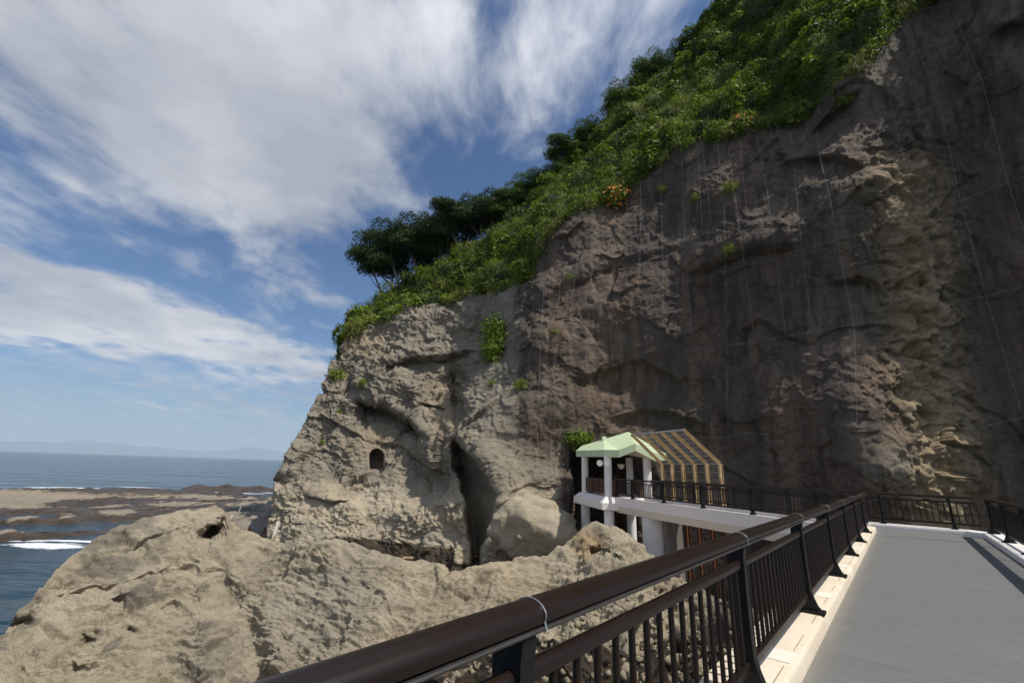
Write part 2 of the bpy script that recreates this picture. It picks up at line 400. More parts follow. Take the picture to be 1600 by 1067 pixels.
def cliff_dist(x, y):
    D = np.exp(_tps(x, y))
    # upper bulging ledge of the headland and the hollow under it
    D = D + ledge(x, y, [(608, 566), (640, 556), (690, 556), (735, 545)], 2.0, 30, 34)
    D = D + ledge(x, y, [(560, 622), (600, 626), (640, 650), (672, 676)], 4.0, 44, 46, soft=10, lip=.2)
    D = D + ledge(x, y, [(664, 632), (700, 640)], 1.6, 12, 14, soft=8)
    D = D + ledge(x, y, [(640, 705), (690, 722)], .9, 14, 14, soft=12)
    D = D + hump(x, y, 716, 618, 14, 40, 3.4, -8, 3)
    D = D + hump(x, y, 640, 600, 60, 26, -1.0, 42)
    D = D + ledge(x, y, [(488, 775), (520, 785), (540, 780)], 1.2, 10, 14, soft=12)
    D = D + hump(x, y, 440, 752, 10, 10, 1.3)
    D = D + hump(x, y, 520, 780, 46, 20, -1.0, 30) + hump(x, y, 640, 800, 60, 28, -1.2)
    D = D + ledge(x, y, [(505, 650), (540, 668), (566, 690)], .8, 9, 12, soft=10) + ledge(x, y, [(590, 690), (630, 700), (700, 740)], .8, 12, 16, soft=10)
    # cleft beside the buttress
    xl = np.interp(y, [600, 690, 728, 790, 850, 900], [708, 711, 714, 730, 741, 744]); xr = np.interp(y, [600, 690, 714, 774, 830, 857, 900], [712, 716, 742, 778, 772, 752, 750])
    inside = smooth(x, xl - 10, xl + 4) * np.clip((xr - x) / np.maximum(xr - xl, 4), 0, 1) ** .5 * smooth(y, 680, 702)
    D = D + inside * 5.5
    D = D - .9 * smooth(x, xr - 1, xr + 3) * (1 - smooth(x, xr + 20, xr + 70)) * smooth(y, 580, 650)
    # old storage niche cut into the headland: an arched doorway
    ax = (x - 588.5) / 11.5; top = 702 + 10 * np.clip(np.abs(ax), 0, 1) ** 2.2
    door = (1 - smooth(np.abs(ax), .86, 1.08)) * smooth(y, top - 2, top + 2) * (1 - smooth(y, 733, 737))
    D = D + door * 3.2
    # dark gully left of the pavilion: the mouth of the sea cave
    g = smooth(x, 886, 897) * (1 - smooth(x, 965, 1010)) * smooth(y, 690, 735)
    D = D + g * 6.0
    # main face: bulges and hollows
    D = D + ledge(x, y, [(850, 470), (880, 440), (960, 410), (1070, 380)], .9, 60, 60, soft=25) + ledge(x, y, [(900, 590), (1000, 560), (1060, 590)], .7, 40, 50)
    D = D + ledge(x, y, [(960, 650), (1040, 640), (1100, 660)], 1.1, 34, 40) + ledge(x, y, [(1080, 420), (1180, 380), (1240, 380)], 1.3, 70, 50)
    D = D + ledge(x, y, [(1270, 195), (1310, 165), (1340, 140)], 1.0, 40, 50) + ledge(x, y, [(1230, 250), (1300, 240), (1350, 260)], 1.2, 40, 40)
    D = D + ledge(x, y, [(1340, 310), (1380, 300)], .8, 40, 40, soft=14) + ledge(x, y, [(1300, 440), (1340, 430), (1370, 440)], .9, 40, 40, soft=14)
    D = D + ledge(x, y, [(1560, 40), (1600, 30), (1680, 60)], 1.6, 60, 60)
    D = D + hump(x, y, 1010, 480, 60, 90, -.9, 15) + hump(x, y, 1190, 560, 30, 160, -.8, -8) + hump(x, y, 1130, 570, 16, 150, .9, -6)
    D = D + hump(x, y, 1400, 740, 60, 40, -1.2)
    return D

NC, NR = 1000, 560
kn = np.array([  # u, base x, vegetation-edge x, y, skyline x, y, sky distance
    (0.00, 418, 530, 541, 532, 534, 59), (0.03, 450, 565, 510, 558, 492, 60), (0.08, 540, 638, 482, 604, 466, 60), (0.14, 640, 740, 462, 660, 434, 59), (0.19, 715, 800, 441, 705, 412, 58),
    (0.215, 760, 832, 425, 745, 391, 57.5), (0.235, 800, 850, 378, 785, 358, 57), (0.27, 860, 900, 332, 850, 305, 56.5), (0.32, 940, 985, 285, 925, 236, 56), (0.37, 1030, 1060, 225, 985, 160, 55.5),
    (0.42, 1120, 1140, 213, 1045, 104, 55), (0.47, 1200, 1205, 190, 1100, 46, 54.5), (0.52, 1280, 1275, 168, 1150, -20, 54), (0.57, 1350, 1335, 114, 1230, -90, 52), (0.61, 1400, 1385, 52, 1300, -150, 50), (0.65, 1450, 1442, 2, 1390, -210, 52),
    (0.72, 1560, 1540, -50, 1500, -170, 50), (0.80, 1700, 1680, -70, 1660, -150, 50), (0.88, 1880, 1880, -60, 1870, -130, 52), (1.0, 2400, 2400, 0, 2380, -60, 56)])
us = np.linspace(0, 1, NC) 
us = np.interp(us, np.linspace(0, 1, 9), [0, .09, .19, .30, .41, .52, .64, .78, 1.0])
bx, vx, vy, sx, sy, sD = [np.interp(us, kn[:, 0], kn[:, i]) for i in range(1, 7)]
vy = vy + 5 * pnoise(np.stack([us * 60, us * 0, us * 0], 1)) + 3 * pnoise(np.stack([us * 170, us * 0 + 3, us * 0], 1))
bD = np.exp(_tps(bx, base_row(bx, np.interp(bx, [380, 418, 720, 900, 1100, 1300, 1600, 2400], [51, 50, 38.5, 35.2, 35, 32.5, 38, 45]), 0.2)))
by = base_row(bx, bD, -.4)
ws = np.linspace(0, 1, NR)[:, None]
bow = -15 * np.exp(-us / .03)[None] * np.sin(np.pi * np.clip(ws * 1.35, 0, 1))
PX = bx[None] + (vx - bx)[None] * ws + bow
PY = by[None] + (vy - by)[None] * ws
CD = cliff_dist(PX, PY)
P0 = at_dist(PX, PY, CD)
N0 = normals_grid(P0)
kk = 5                            # smoother normals for pushing the relief
def blur(A, k):
    for ax in (0, 1):
        pad = [(k, k) if a == ax else (0, 0) for a in range(A.ndim)]
        C = np.cumsum(np.pad(A, pad, mode='edge'), axis=ax); w = 2 * k
        A = (np.take(C, range(w, C.shape[ax]), axis=ax) - np.take(C, range(0, C.shape[ax] - w), axis=ax)) / w
    return A
N0 = blur(N0, 9); N0 /= np.linalg.norm(N0, axis=-1, keepdims=True)
Q = P0.reshape(-1, 3)
wallness = (smooth(PX, 712, 790)).ravel()
head = 1 - wallness
apron = (smooth(PY, 735, 800) * (1 - smooth(PX, 690, 720))).ravel()
_xl = np.interp(PY, [600, 690, 728, 790, 850, 900], [708, 711, 714, 730, 741, 744]); _xr = np.interp(PY, [600, 690, 714, 774, 830, 857, 900], [712, 716, 742, 778, 772, 752, 750])
cleft = (smooth(PX, _xl - 8, _xl + 4) * (1 - smooth(PX, _xr - 6, _xr + 14)) * smooth(PY, 670, 700)).ravel()
dd = rock_disp(Q, .9 * (1 - .5 * apron), .9 * (1 - .65 * wallness) * (1 - .6 * apron), 1.15, (.72 - .38 * wallness) * (1 - .5 * apron), wallness)
doorzone = np.exp(-(((PX - 588) / 20) ** 4 + ((PY - 718) / 26) ** 4)).ravel()
_rib = (np.exp(-(((PX - np.interp(PY, [200, 700], [1405, 1465])) / 60) ** 2)) * smooth(PY, 150, 260)).ravel()
dd = dd * (1 - .5 * smooth(PX, 1510, 1560).ravel())
dd = dd + _rib * (.36 * facet(Q / 1.3 + 3) + .26 * facet(Q / .6 + 9) + .25 * fbm(Q / 1.1 + 70, 4, .6))
P1 = Q + N0.reshape(-1, 3) * (dd * (1 - .8 * doorzone) * (1 - .75 * cleft))[:, None]
P1 = P1.reshape(NR, NC, 3)
# edge blending at the vegetation rim, and a back flank behind the seaward edge so that the headland has depth
def wrap_left(P, n=10, back=16.):
    e = P[:, 0]; cols = []
    for k in range(n, 0, -1):
        f = k / n; off = np.array([.40, .92, 0]) * back * f + np.array([-.92, .4, 0]) * -1.2 * math.sin(f * 1.5)
        cols.append(e + off)
    return np.concatenate([np.stack(cols, 1), P], 1)
P1w = wrap_left(P1)
fx, fy = PX, PY
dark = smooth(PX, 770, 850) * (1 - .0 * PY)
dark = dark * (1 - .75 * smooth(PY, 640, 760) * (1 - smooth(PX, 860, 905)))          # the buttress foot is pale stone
sun_strip_tint = np.exp(-(((PX - np.interp(PY, [200, 700], [1400, 1470])) / 55) ** 2)) * smooth(PY, 200, 300)  # sunlit strip painted in: stone made paler and more ochre here
dark = dark * (1 - .85 * sun_strip_tint)
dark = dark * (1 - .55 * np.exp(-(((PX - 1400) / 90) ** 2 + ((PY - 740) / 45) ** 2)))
ochre = .55 * np.exp(-(((PX - 560) / 40) ** 2 + ((PY - 530) / 26) ** 2)) + .45 * np.exp(-(((PX - 700) / 30) ** 2 + ((PY - 640) / 60) ** 2)) + .35 * np.exp(-(((PX - 590) / 40) ** 2 + ((PY - 690) / 18) ** 2)) + 1.0 * sun_strip_tint + .25 * np.exp(-(((PX - 640) / 90) ** 2 + ((PY - 815) / 14) ** 2))
wet = 1.2 * smooth(P1[..., 2], 1.9, 1.1) * smooth(PX, 480, 560) * (1 - smooth(PX, 700, 730)) + smooth(P1[..., 2], 1.0, .3)
pw = lambda A: np.concatenate([np.repeat(A[:, :1], 10, 1), A], 1).ravel()
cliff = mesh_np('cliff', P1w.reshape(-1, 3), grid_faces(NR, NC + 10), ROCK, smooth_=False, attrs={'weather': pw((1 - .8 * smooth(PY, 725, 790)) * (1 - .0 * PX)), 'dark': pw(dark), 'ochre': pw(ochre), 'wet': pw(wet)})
tag(cliff, kind='structure')

# ---- hillside above the cliff: soil under the green
SOIL = simple_mat('soil', (.040, .048, .020), .95, var=.4, scale=1.5)
NH = 150
step = 3; ui = np.unique(np.concatenate([np.arange(0, NC, step), [NC - 1]]))
top = P1[-1, ui]
hs = np.linspace(0, 1, NH)[:, None]
HX = vx[ui][None] + (sx - vx)[ui][None] * hs; HY = vy[ui][None] + (sy - vy)[ui][None] * hs
Dv = np.hypot(top[:, 0], top[:, 1])
HD = Dv[None] + (sD[ui] - Dv)[None] * (hs ** .85)
H0 = at_dist(HX, HY, HD)
H0[0] = top
Nh = blur(normals_grid(H0), 5); Nh /= np.linalg.norm(Nh, axis=-1, keepdims=True)
q = H0.reshape(-1, 3)
qw = q + .5 * np.stack([pnoise(q / 1.2), pnoise(q / 1.2 + 7), pnoise(q / 1.2 + 21)], 1)
mound = 1.9 * np.clip(1 - worley(qw / 3.6) ** 2 * 1.35, 0, 1) * (.45 + .55 * smooth(fbm(q / 8 + 4, 2), -.3, .3)) + .7 * np.clip(1 - worley(qw / 1.7 + 9) ** 2 * 1.3, 0, 1) + .9 * fbm(q / 9, 2)
mound = mound * (.22 + .78 * smooth(np.repeat(us[ui][None], NH, 0).ravel(), .02, .22))
rim = smooth(hs + 0 * HX, 0, .07).ravel()
H1 = (q + Nh.reshape(-1, 3) * (mound * rim)[:, None]).reshape(NH, len(ui), 3)
# the hill carries on behind its skyline
crest = H1[-1]; outw = crest[:, :2] / np.linalg.norm(crest[:, :2], axis=1)[:, None]
backs = []
for k in range(1, 9):
    b = crest.copy(); b[:, :2] += outw * (k * 3.0); b[:, 2] += -.15 * k * k * .35; backs.append(b)
H2 = np.concatenate([H1, np.stack(backs, 0)], 0)
H2w = wrap_left(H2)
hill = mesh_np('hillside', H2w.reshape(-1, 3), grid_faces(H2w.shape[0], H2w.shape[1]), SOIL); tag(hill, kind='structure')
bpy.context.view_layer.update()

# ================================================================== FOREGROUND ROCK
ridge = np.array([(-420, 985, 15), (-150, 978, 16.5), (0, 973, 18), (18, 972, 18.4), (26, 948, 19.2), (40, 936, 20), (76, 896, 22), (108, 868, 24), (160, 836, 27), (224, 808, 31), (280, 793, 33), (340, 783, 35), (351, 787, 34.5), (362, 822, 33.2), (388, 832, 32), (424, 840, 30), (480, 849, 28),
                  (503, 848, 27.5), (536, 846, 27), (577, 858, 25.5), (631, 872, 24.5), (664, 873, 24), (705, 893, 22.5), (746, 885, 23), (812, 872, 24.5), (854, 866, 25.5), (895, 835, 26.5), (910, 819, 26.8), (927, 811, 27), (941, 815, 26.8), (957, 820, 26.4),
                  (980, 830, 26), (1005, 857, 25), (1019, 870, 24.6), (1060, 905, 22.5), (1120, 930, 20.5), (1200, 960, 18), (1320, 1010, 15)], float)
D0 = np.array([(-420, 18), (-150, 18.5), (0, 19.4), (76, 20.8), (160, 22.3), (224, 23), (340, 23.6), (424, 21.8), (503, 20.4), (577, 19), (664, 18.2), (746, 17.8), (812, 18.4), (854, 19), (910, 19.8), (957, 19.8), (1019, 19.2), (1060, 18.6), (1120, 18), (1200, 17), (1320, 15.5)])
def drop(u, v): d = ray(u, v); return -d[..., 2] / np.hypot(d[..., 0], d[..., 1])
NFc, NFr = 900, 420
fxs = np.linspace(-300, 1300, NFc)
ry = np.interp(fxs, ridge[:, 0], ridge[:, 1]) + 2.0 * pnoise(np.stack([fxs / 16, fxs * 0, fxs * 0], 1)); rD = np.interp(fxs, ridge[:, 0], ridge[:, 2])
fbot = np.interp(fxs, [-300, 0, 300, 700, 1300], [1240, 1250, 1240, 1190, 1190])
fw_ = np.linspace(0, 1, NFr)[:, None] ** .9
FX = fxs[None] + 0 * fw_; FY = ry[None] + (fbot - ry)[None] * fw_
rys = np.convolve(np.pad(ry, 22, mode='edge'), np.ones(45) / 45, 'valid'); rD = np.interp(fxs, D0[:, 0], D0[:, 1]); rD = np.convolve(np.pad(rD, 40, mode='edge'), np.ones(81) / 81, 'valid')
SL = .56 + .10 * pnoise(np.stack([fxs / 170, fxs * 0, fxs * 0 + 5], 1))
k0 = drop(fxs, rys); kk_ = drop(FX, FY)
FDm = (k0 * rD + SL * rD)[None] / (kk_ + SL[None])            # a slope falling towards the eye from the crest
_w = np.stack([FX.ravel() / 13, FY.ravel() / 13, 0 * FX.ravel()], 1); WX = FX + (5 * pnoise(_w) + 2.5 * pnoise(_w * 2.3 + 5)).reshape(FX.shape); WY = FY + (4 * pnoise(_w + 40) + 2 * pnoise(_w * 2.3 + 70)).reshape(FX.shape)
FDm = FDm + hump(WX, WY, 344, 822, 9, 11, .55, -12, 3) + hump(WX, WY, 331, 833, 18, 11, 1.7, -28, 3)          # hollow under the peak
FDm = FDm + hump(WX, WY, 136, 1000, 13, 9, .42) + hump(WX, WY, 183, 939, 15, 6, .50, -30) + hump(WX, WY, 24, 965, 14, 7, .5) + hump(WX, WY, 128, 1040, 14, 7, .35) + hump(WX, WY, 205, 985, 9, 4, .25) + hump(WX, WY, 262, 945, 14, 3, .25, -35)
gx = np.interp(FY, [880, 920, 980, 1060], [335, 355, 385, 405])
FDm = FDm + .45 * np.exp(-((FX - gx) / 24) ** 2) * smooth(FY, 870, 910)
FDm = FDm + ledge(FX, FY, [(922, 846), (945, 856), (972, 874)], .55, 14, 16, soft=8) + ledge(FX, FY, [(200, 905), (250, 890), (300, 872)], .22, 12, 14) + ledge(FX, FY, [(560, 905), (600, 930), (612, 960)], .15, 16, 14)
FDm = FDm + ledge(FX, FY, [(90, 930), (140, 915), (190, 905)], .22, 12, 14) + ledge(FX, FY, [(200, 860), (240, 842), (300, 815)], .25, 12, 12)
FP = at_dist(FX, FY, FDm)
FN = blur(normals_grid(FP), 6); FN /= np.linalg.norm(FN, axis=-1, keepdims=True)
fq = FP.reshape(-1, 3)
edge = smooth(FY - rys[None], -4, 20).ravel()
Bq = fq @ BEDM.T
fd = .45 * fbm(fq / 4.5, 2) + .20 * facet((fq + .6 * pnoise(fq / 1.6)[:, None]) / 2.6 + 17) + .12 * facet((fq + .5 * pnoise(fq / 1.3)[:, None]) / 3.0) + .05 * facet((Bq + .3 * pnoise(Bq / .9)[:, None]) / 1.1 * np.array([.5, .5, 1.6]) + 8)
fd += .14 * fbm(Bq * np.array([.35, .35, 1.8]) / .8, 4, ridged=True) + .08 * fbm(fq / .45, 4, .6)
bn = np.array([-.45, .5, .75]); bn /= np.linalg.norm(bn); b1_ = np.array([.74, .67, 0]); b2_ = np.cross(bn, b1_); wq = fq + .5 * np.stack([pnoise(fq / 1.9), pnoise(fq / 1.9 + 9), pnoise(fq / 1.9 + 19)], 1)
Lq = np.stack([wq @ bn / .55, wq @ b1_ / 3.6, wq @ b2_ / 2.4], 1)
lay = fbm(Lq, 4, .55, ridged=True); lmask = .35 + .65 * smooth(fbm(fq / 3.5 + 12, 2), -.2, .35)
fd += .17 * lay * lmask + .12 * np.abs(fbm(Lq * np.array([.45, .5, .5]) + 7, 3)) + .07 * facet(np.stack([wq @ bn / .8, wq @ b1_ / 2.2, wq @ b2_ / 1.8], 1)) * lmask
fd += lmask * strata(wq, bn, .85, .24, .12, .55, 2.6) + .02 * fbm(fq / .28 + 4, 3, .6)
rough_zone = smooth(FX, 820, 930).ravel() * .8
fd += rough_zone * (.16 * fbm(fq / .7 + 3, 4, .6) + .08 * facet(fq / .4 + .4 * pnoise(fq / .3)[:, None]))
fd = fd - np.percentile(fd, 50)
FP1 = (fq + FN.reshape(-1, 3) * (fd * (.42 + .58 * edge))[:, None]).reshape(NFr, NFc, 3)
# its far side drops to the inlet behind
rows = []
r0 = FP1[0]; outr = r0[:, :2] / np.linalg.norm(r0[:, :2], axis=1)[:, None]
for k in range(9, 0, -1):
    f = k / 9; b = r0.copy(); b[:, :2] += outr * (.2 + 9.5 * f)
    dist_ = .2 + 9.5 * f; b[:, 2] = np.maximum(r0[:, 2] - (.10 + k0 * 1.45) * dist_, -1.2 + 0 * k0) + .15 * f * pnoise(b / 1.1)
    rows.append(b)
FPa = np.concatenate([np.stack(rows, 0), FP1], 0)
zz = FPa[..., 2]; fxx = np.concatenate([np.repeat(FX[:1], 9, 0), FX], 0); fyy = np.concatenate([np.repeat(FY[:1], 9, 0), FY], 0)
fwet = smooth(zz, 1.55, .75) * smooth(fxx, 380, 560) + smooth(zz, .8, .2) * (1 - smooth(fxx, 380, 560))
foch = 1.3 * np.exp(-(((fxx - 915) / 24) ** 2 + ((fyy - 845) / 18) ** 2)) + .2 * np.exp(-(((fxx - 800) / 120) ** 2 + ((fyy - 905) / 26) ** 2))
fdark = .85 * np.exp(-(((fxx - 925) / 26) ** 2 + ((fyy - 838) / 22) ** 2)) + .6 * smooth(fxx, 1075, 1130)
fwet = np.maximum(fwet, 1.1 * smooth(fyy, 985, 1030) * smooth(fxx, 560, 720))
fr = mesh_np('foreground_rock', FPa.reshape(-1, 3), grid_faces(NFr + 9, NFc), ROCK, smooth_=False, attrs={'weather': (.10 + .75 * smooth(fbm(FPa.reshape(-1, 3) / 2.6 + 33, 4, .6), .05, .5) * (.4 + .6 * smooth(fxx, 420, 180).ravel())), 'dark': fdark.ravel(), 'ochre': foch.ravel(), 'wet': fwet.ravel()})
tag(fr, kind='structure')

# ================================================================== SHORE PLATFORM
sp = [(-300, 900, -1), (-150, 860, -1), (0, 875, -1.1), (60, 900, -1.1), (100, 862, -1), (0, 930, -1.2), (150, 860, -1), (0, 843, -.9), (60, 842, -.9), (130, 843, -.9), (-200, 845, -.9), (220, 848, -.6), (-300, 980, -1.5), (100, 1000, -1.5), (300, 900, -.5),
      (-200, 825, .75), (0, 826, .75), (60, 826, .65), (130, 827, .35), (190, 826, .25), (250, 820, .2), (0, 808, -.02), (70, 806, -.05), (160, 812, .0), (30, 816, .15), (110, 815, .1), (-200, 806, .1), (210, 804, .15),
      (10, 783, 1.15), (50, 788, .6), (-60, 783, 1.0), (175, 795, 1.15), (150, 799, .7), (205, 797, .6), (110, 795, .1), (230, 788, .3), (290, 786, .4), (120, 785, .2), (80, 795, .0),
      (60, 768, 1.4), (100, 767, 1.3), (150, 766, 1.2), (200, 765, 1.0), (260, 766, .7), (-40, 768, 1.3), (-200, 768, 1.3), (26, 770, -.9), (300, 769, .3), (340, 770, .1), (100, 758, -1.6), (200, 757, -1.6), (0, 756, -1.6), (-300, 755, -1.6), (300, 760, -1.6), (400, 762, -1.7), (430, 764, -1.7),
      (380, 776, .2), (420, 780, .4), (400, 800, .6), (370, 790, .5), (440, 800, .9), (390, 815, .7), (425, 825, .7), (470, 840, .4), (550, 842, .05), (600, 850, -.15), (650, 855, -.15), (640, 866, -.12), (560, 856, -.15), (700, 862, .3), (740, 868, .5), (560, 870, -.2), (640, 876, -.1), (700, 890, .2), (800, 880, .3), (900, 860, .3), (1000, 870, .2), (1100, 880, .3), (1250, 900, .3), (1000, 1000, -.2), (700, 1000, -.2), (1200, 1100, .2), (900, 1200, -.2), (600, 1200, -.5), (1400, 900, .6), (1400, 1100, .2)]
xyz = np.array([[*at_z(a, b, max(z, -1.))[:2], z] for a, b, z in sp])
_pt2 = TPS([(math.degrees(math.atan2(x, y)), 40 * math.log(math.hypot(x, y)), z) for x, y, z in xyz], 2e-3, 20.)
NPa, NPd = 560, 420
pa = np.radians(np.linspace(-62, 52, NPa))[None]; pd_ = np.exp(np.linspace(math.log(8), math.log(185), NPd))[:, None]
GX = np.sin(pa) * pd_; GY = np.cos(pa) * pd_
gq = np.stack([GX.ravel(), GY.ravel(), np.zeros(GX.size)], 1)
gz = np.clip(_pt2(np.degrees(pa) + 0 * pd_, 40 * np.log(pd_) + 0 * pa).ravel(), -2.5, 2.2)
wpq = gq + 2.5 * np.stack([pnoise(gq / 6), pnoise(gq / 6 + 40), 0 * gz], 1)
far = smooth(np.hypot(gq[:, 0], gq[:, 1]), 20, 70)
tz = gz - .13 * far + .42 * fbm(wpq / 7, 4, .55) + far * .22 * fbm(wpq / np.array([2.2, 9, 1]) + 7, 3, ridged=True) + .12 * facet(wpq / 3.0) + .10 * fbm(gq / .9, 3)
terr = .32; tz = tz * .45 + .55 * (np.floor(tz / terr) + smooth(tz / terr - np.floor(tz / terr), .55, .95)) * terr
# a low reef further out
rc = at_z(360, 766, 0.); rr_ = np.stack([gq[:, 0] - rc[0], gq[:, 1] - rc[1]], 1); dirn = np.array([.96, -.05]); u_ = rr_ @ dirn; v_ = rr_ @ np.array([.05, .96])
tz = np.maximum(tz, -1.5 + (2.2 + .8 * fbm(gq / 4, 3)) * np.clip(1 - (u_ / 14) ** 4 - (v_ / 9) ** 2, 0, 1) ** .5)
pwet = smooth(tz, .80, .3) * (.85 + 0 * far); palgae = smooth(tz, 1.0, .3)
reefm = np.exp(-((u_ / 16) ** 4 + (v_ / 12) ** 4)); rimband = smooth(np.hypot(gq[:, 0], gq[:, 1]), 98, 112)
pwet = np.maximum(pwet, np.maximum(reefm, rimband * .66))
pf = mesh_np('shore_platform', np.stack([gq[:, 0], gq[:, 1], tz], 1), grid_faces(NPd, NPa), ROCK, attrs={'weather': 0 * tz + .95, 'dark': 0 * tz + .05, 'ochre': .4 * rimband + .5 * reefm, 'wet': pwet})
tag(pf, kind='structure')
PG = np.stack([gq[:, 0], gq[:, 1], tz], 1).reshape(NPd, NPa, 3)[::2, ::2]

# ================================================================== SEA
def sea_material():
    m, t, p = mat('sea_water'); co = geopos(t)
    t.put(p, 'Base Color', (.012, .040, .062, 1)); t.put(p, 'Roughness', .13); t.put(p, 'IOR', 1.333)
    near = t.noise(stretch(t, co, (1.0, 1.9, 1), (0, 0, .3)), .9, 5, .6); midw = t.noise(stretch(t, co, (.5, 1.5, 1), (0, 0, -.15)), .22, 5, .6); big = t.noise(stretch(t, co, (.35, 1.3, 1)), .03, 5, .6)
    b = t.bump(big, 1., 6.0); b = t.bump(midw, 1., 1.5, b); b = t.bump(near, .8, .28, b); t.put(p, 'Normal', b)
    # white water where the swell breaks (places on the water)
    foam = None
    for (u, v, lx, ly, rot) in FOAM:
        c = at_z(u, v, 0.)
        d = stretch(t, t.vmath('SUBTRACT', co, (float(c[0]), float(c[1]), 0)), (1, 1, 1), (0, 0, rot)); d = t.vmath('MULTIPLY', d, (1 / lx, 1 / ly, 0))
        n = t.add('ShaderNodeVectorMath', operation='LENGTH'); t.put(n, 0, d)
        f = t.math('SUBTRACT', 1.0, n.outputs['Value'], clamp=True); foam = f if foam is None else t.math('MAXIMUM', foam, f)
    fn = t.noise(stretch(t, co, (.7, 1.6, 1)), .8, 6, .7)
    ff = t.mapr(t.math('ADD', foam, t.math('MULTIPLY', t.math('SUBTRACT', fn, .5), 1.5)), .34, .52)
    ff = t.math('MULTIPLY', ff, t.mapr(foam, 0., .12))
    caps = t.math('MULTIPLY', t.mapr(t.noise(stretch(t, co, (.35, 1.5, 1)), .13, 6, .75), .735, .77), .7)
    fall = t.math('MAXIMUM', ff, caps)
    c = t.mix(fall, (.012, .040, .062), (.78, .80, .82)); t.put(p, 'Base Color', c); t.put(p, 'Roughness', t.mapr(fall, 0, 1, .13, .7))
    return m
FOAM = [(86, 853, 4.2, 2.2, 0.1), (60, 851, 4, 1.6, .0), (22, 773, 3.5, 1.6, 0), (30, 776, 4, 2, .3), (375, 767, 14, 3, -.05), (408, 769, 13, 3, -.05), (360, 770, 12, 2.4, -.05), (118, 762, 10, 2.5, .1), (215, 761, 7, 1.6, .1), (85, 762, 10, 3, 0), (20, 844, 5, .8, 0), (120, 845, 5, .8, 0), (160, 846, 3, .8, 0), (300, 772, 12, 3, 0), (310, 768, 9, 2, 0), (440, 770, 9, 2.4, 0)]
SEA = sea_material()
bm_ = MB()
ang = np.linspace(-math.pi, math.pi, 97)[:-1]; rr0 = [0.1, 400., 3000., 9300., 14000.]; rz = [0, 0, 0, 0, -40.]
rings_ = [[bm_.bm.verts.new((r * math.sin(a), r * math.cos(a), z)) for a in ang] for r, z in zip(rr0, rz)]     # the sea curves away beyond its horizon
for A_, B_ in zip(rings_, rings_[1:]):
    for k in range(96): bm_.bm.faces.new((A_[k], A_[(k + 1) % 96], B_[(k + 1) % 96], B_[k]))
bm_.bm.faces.new(rings_[0])
tag(bm_.build('sea', SEA), kind='structure')
# seabed sheet keeps the water from being bottomless where the platform mesh ends -> the water is opaque, none needed

# far shore across the bay
def far_hills():
    a = np.radians(np.linspace(-75, 20, 420)); n = len(a)
    hgt = 320 + 90 * fbm(np.stack([a * 9, a * 0, a * 0], 1), 5, .5) + 40 * fbm(np.stack([a * 30, a * 0 + 4, a * 0], 1), 3, .5)
    hgt = np.clip(hgt, 60, None) + 110 * np.exp(-((np.degrees(a) + 28) / 3.5) ** 2) + 90 * np.exp(-((np.degrees(a) + 44) / 7) ** 2)
    rows = []
    for k, (d, f) in enumerate([(36000, 0.), (37000, .30), (38500, .62), (40000, 1.0), (43000, .7), (45000, 0.)]):
        w = 1 + .12 * fbm(np.stack([a * 24, a * 0 + k, a * 0], 1), 3)
        rows.append(np.stack([np.sin(a) * d, np.cos(a) * d, hgt * f * w * 1.8 - 40], 1))
    m = simple_mat('far_forest', (.06, .08, .05), .9, scale=.002, var=.3)
    tag(mesh_np('distant_hills', np.concatenate(rows), grid_faces(6, n), m), kind='structure')
far_hills()

# the air over the bay: one even, thin volume
hz = MB(); hz.box((0, 22500, 545), (120000, 60000, 1100)); haze = hz.build('haze', None); tag(haze, kind='stuff')
hm = bpy.data.materials.new('air'); hm.use_nodes = True; hn = hm.node_tree; hn.nodes.remove(hn.nodes['Principled BSDF'])
hv = hn.nodes.new('ShaderNodeVolumePrincipled'); hv.inputs['Color'].default_value = (.72, .86, 1, 1); hv.inputs['Density'].default_value = 4.6e-5; hv.inputs['Anisotropy'].default_value = .0
hn.links.new(hv.outputs[0], hn.nodes['Material Output'].inputs['Volume']); haze.data.materials.append(hm)

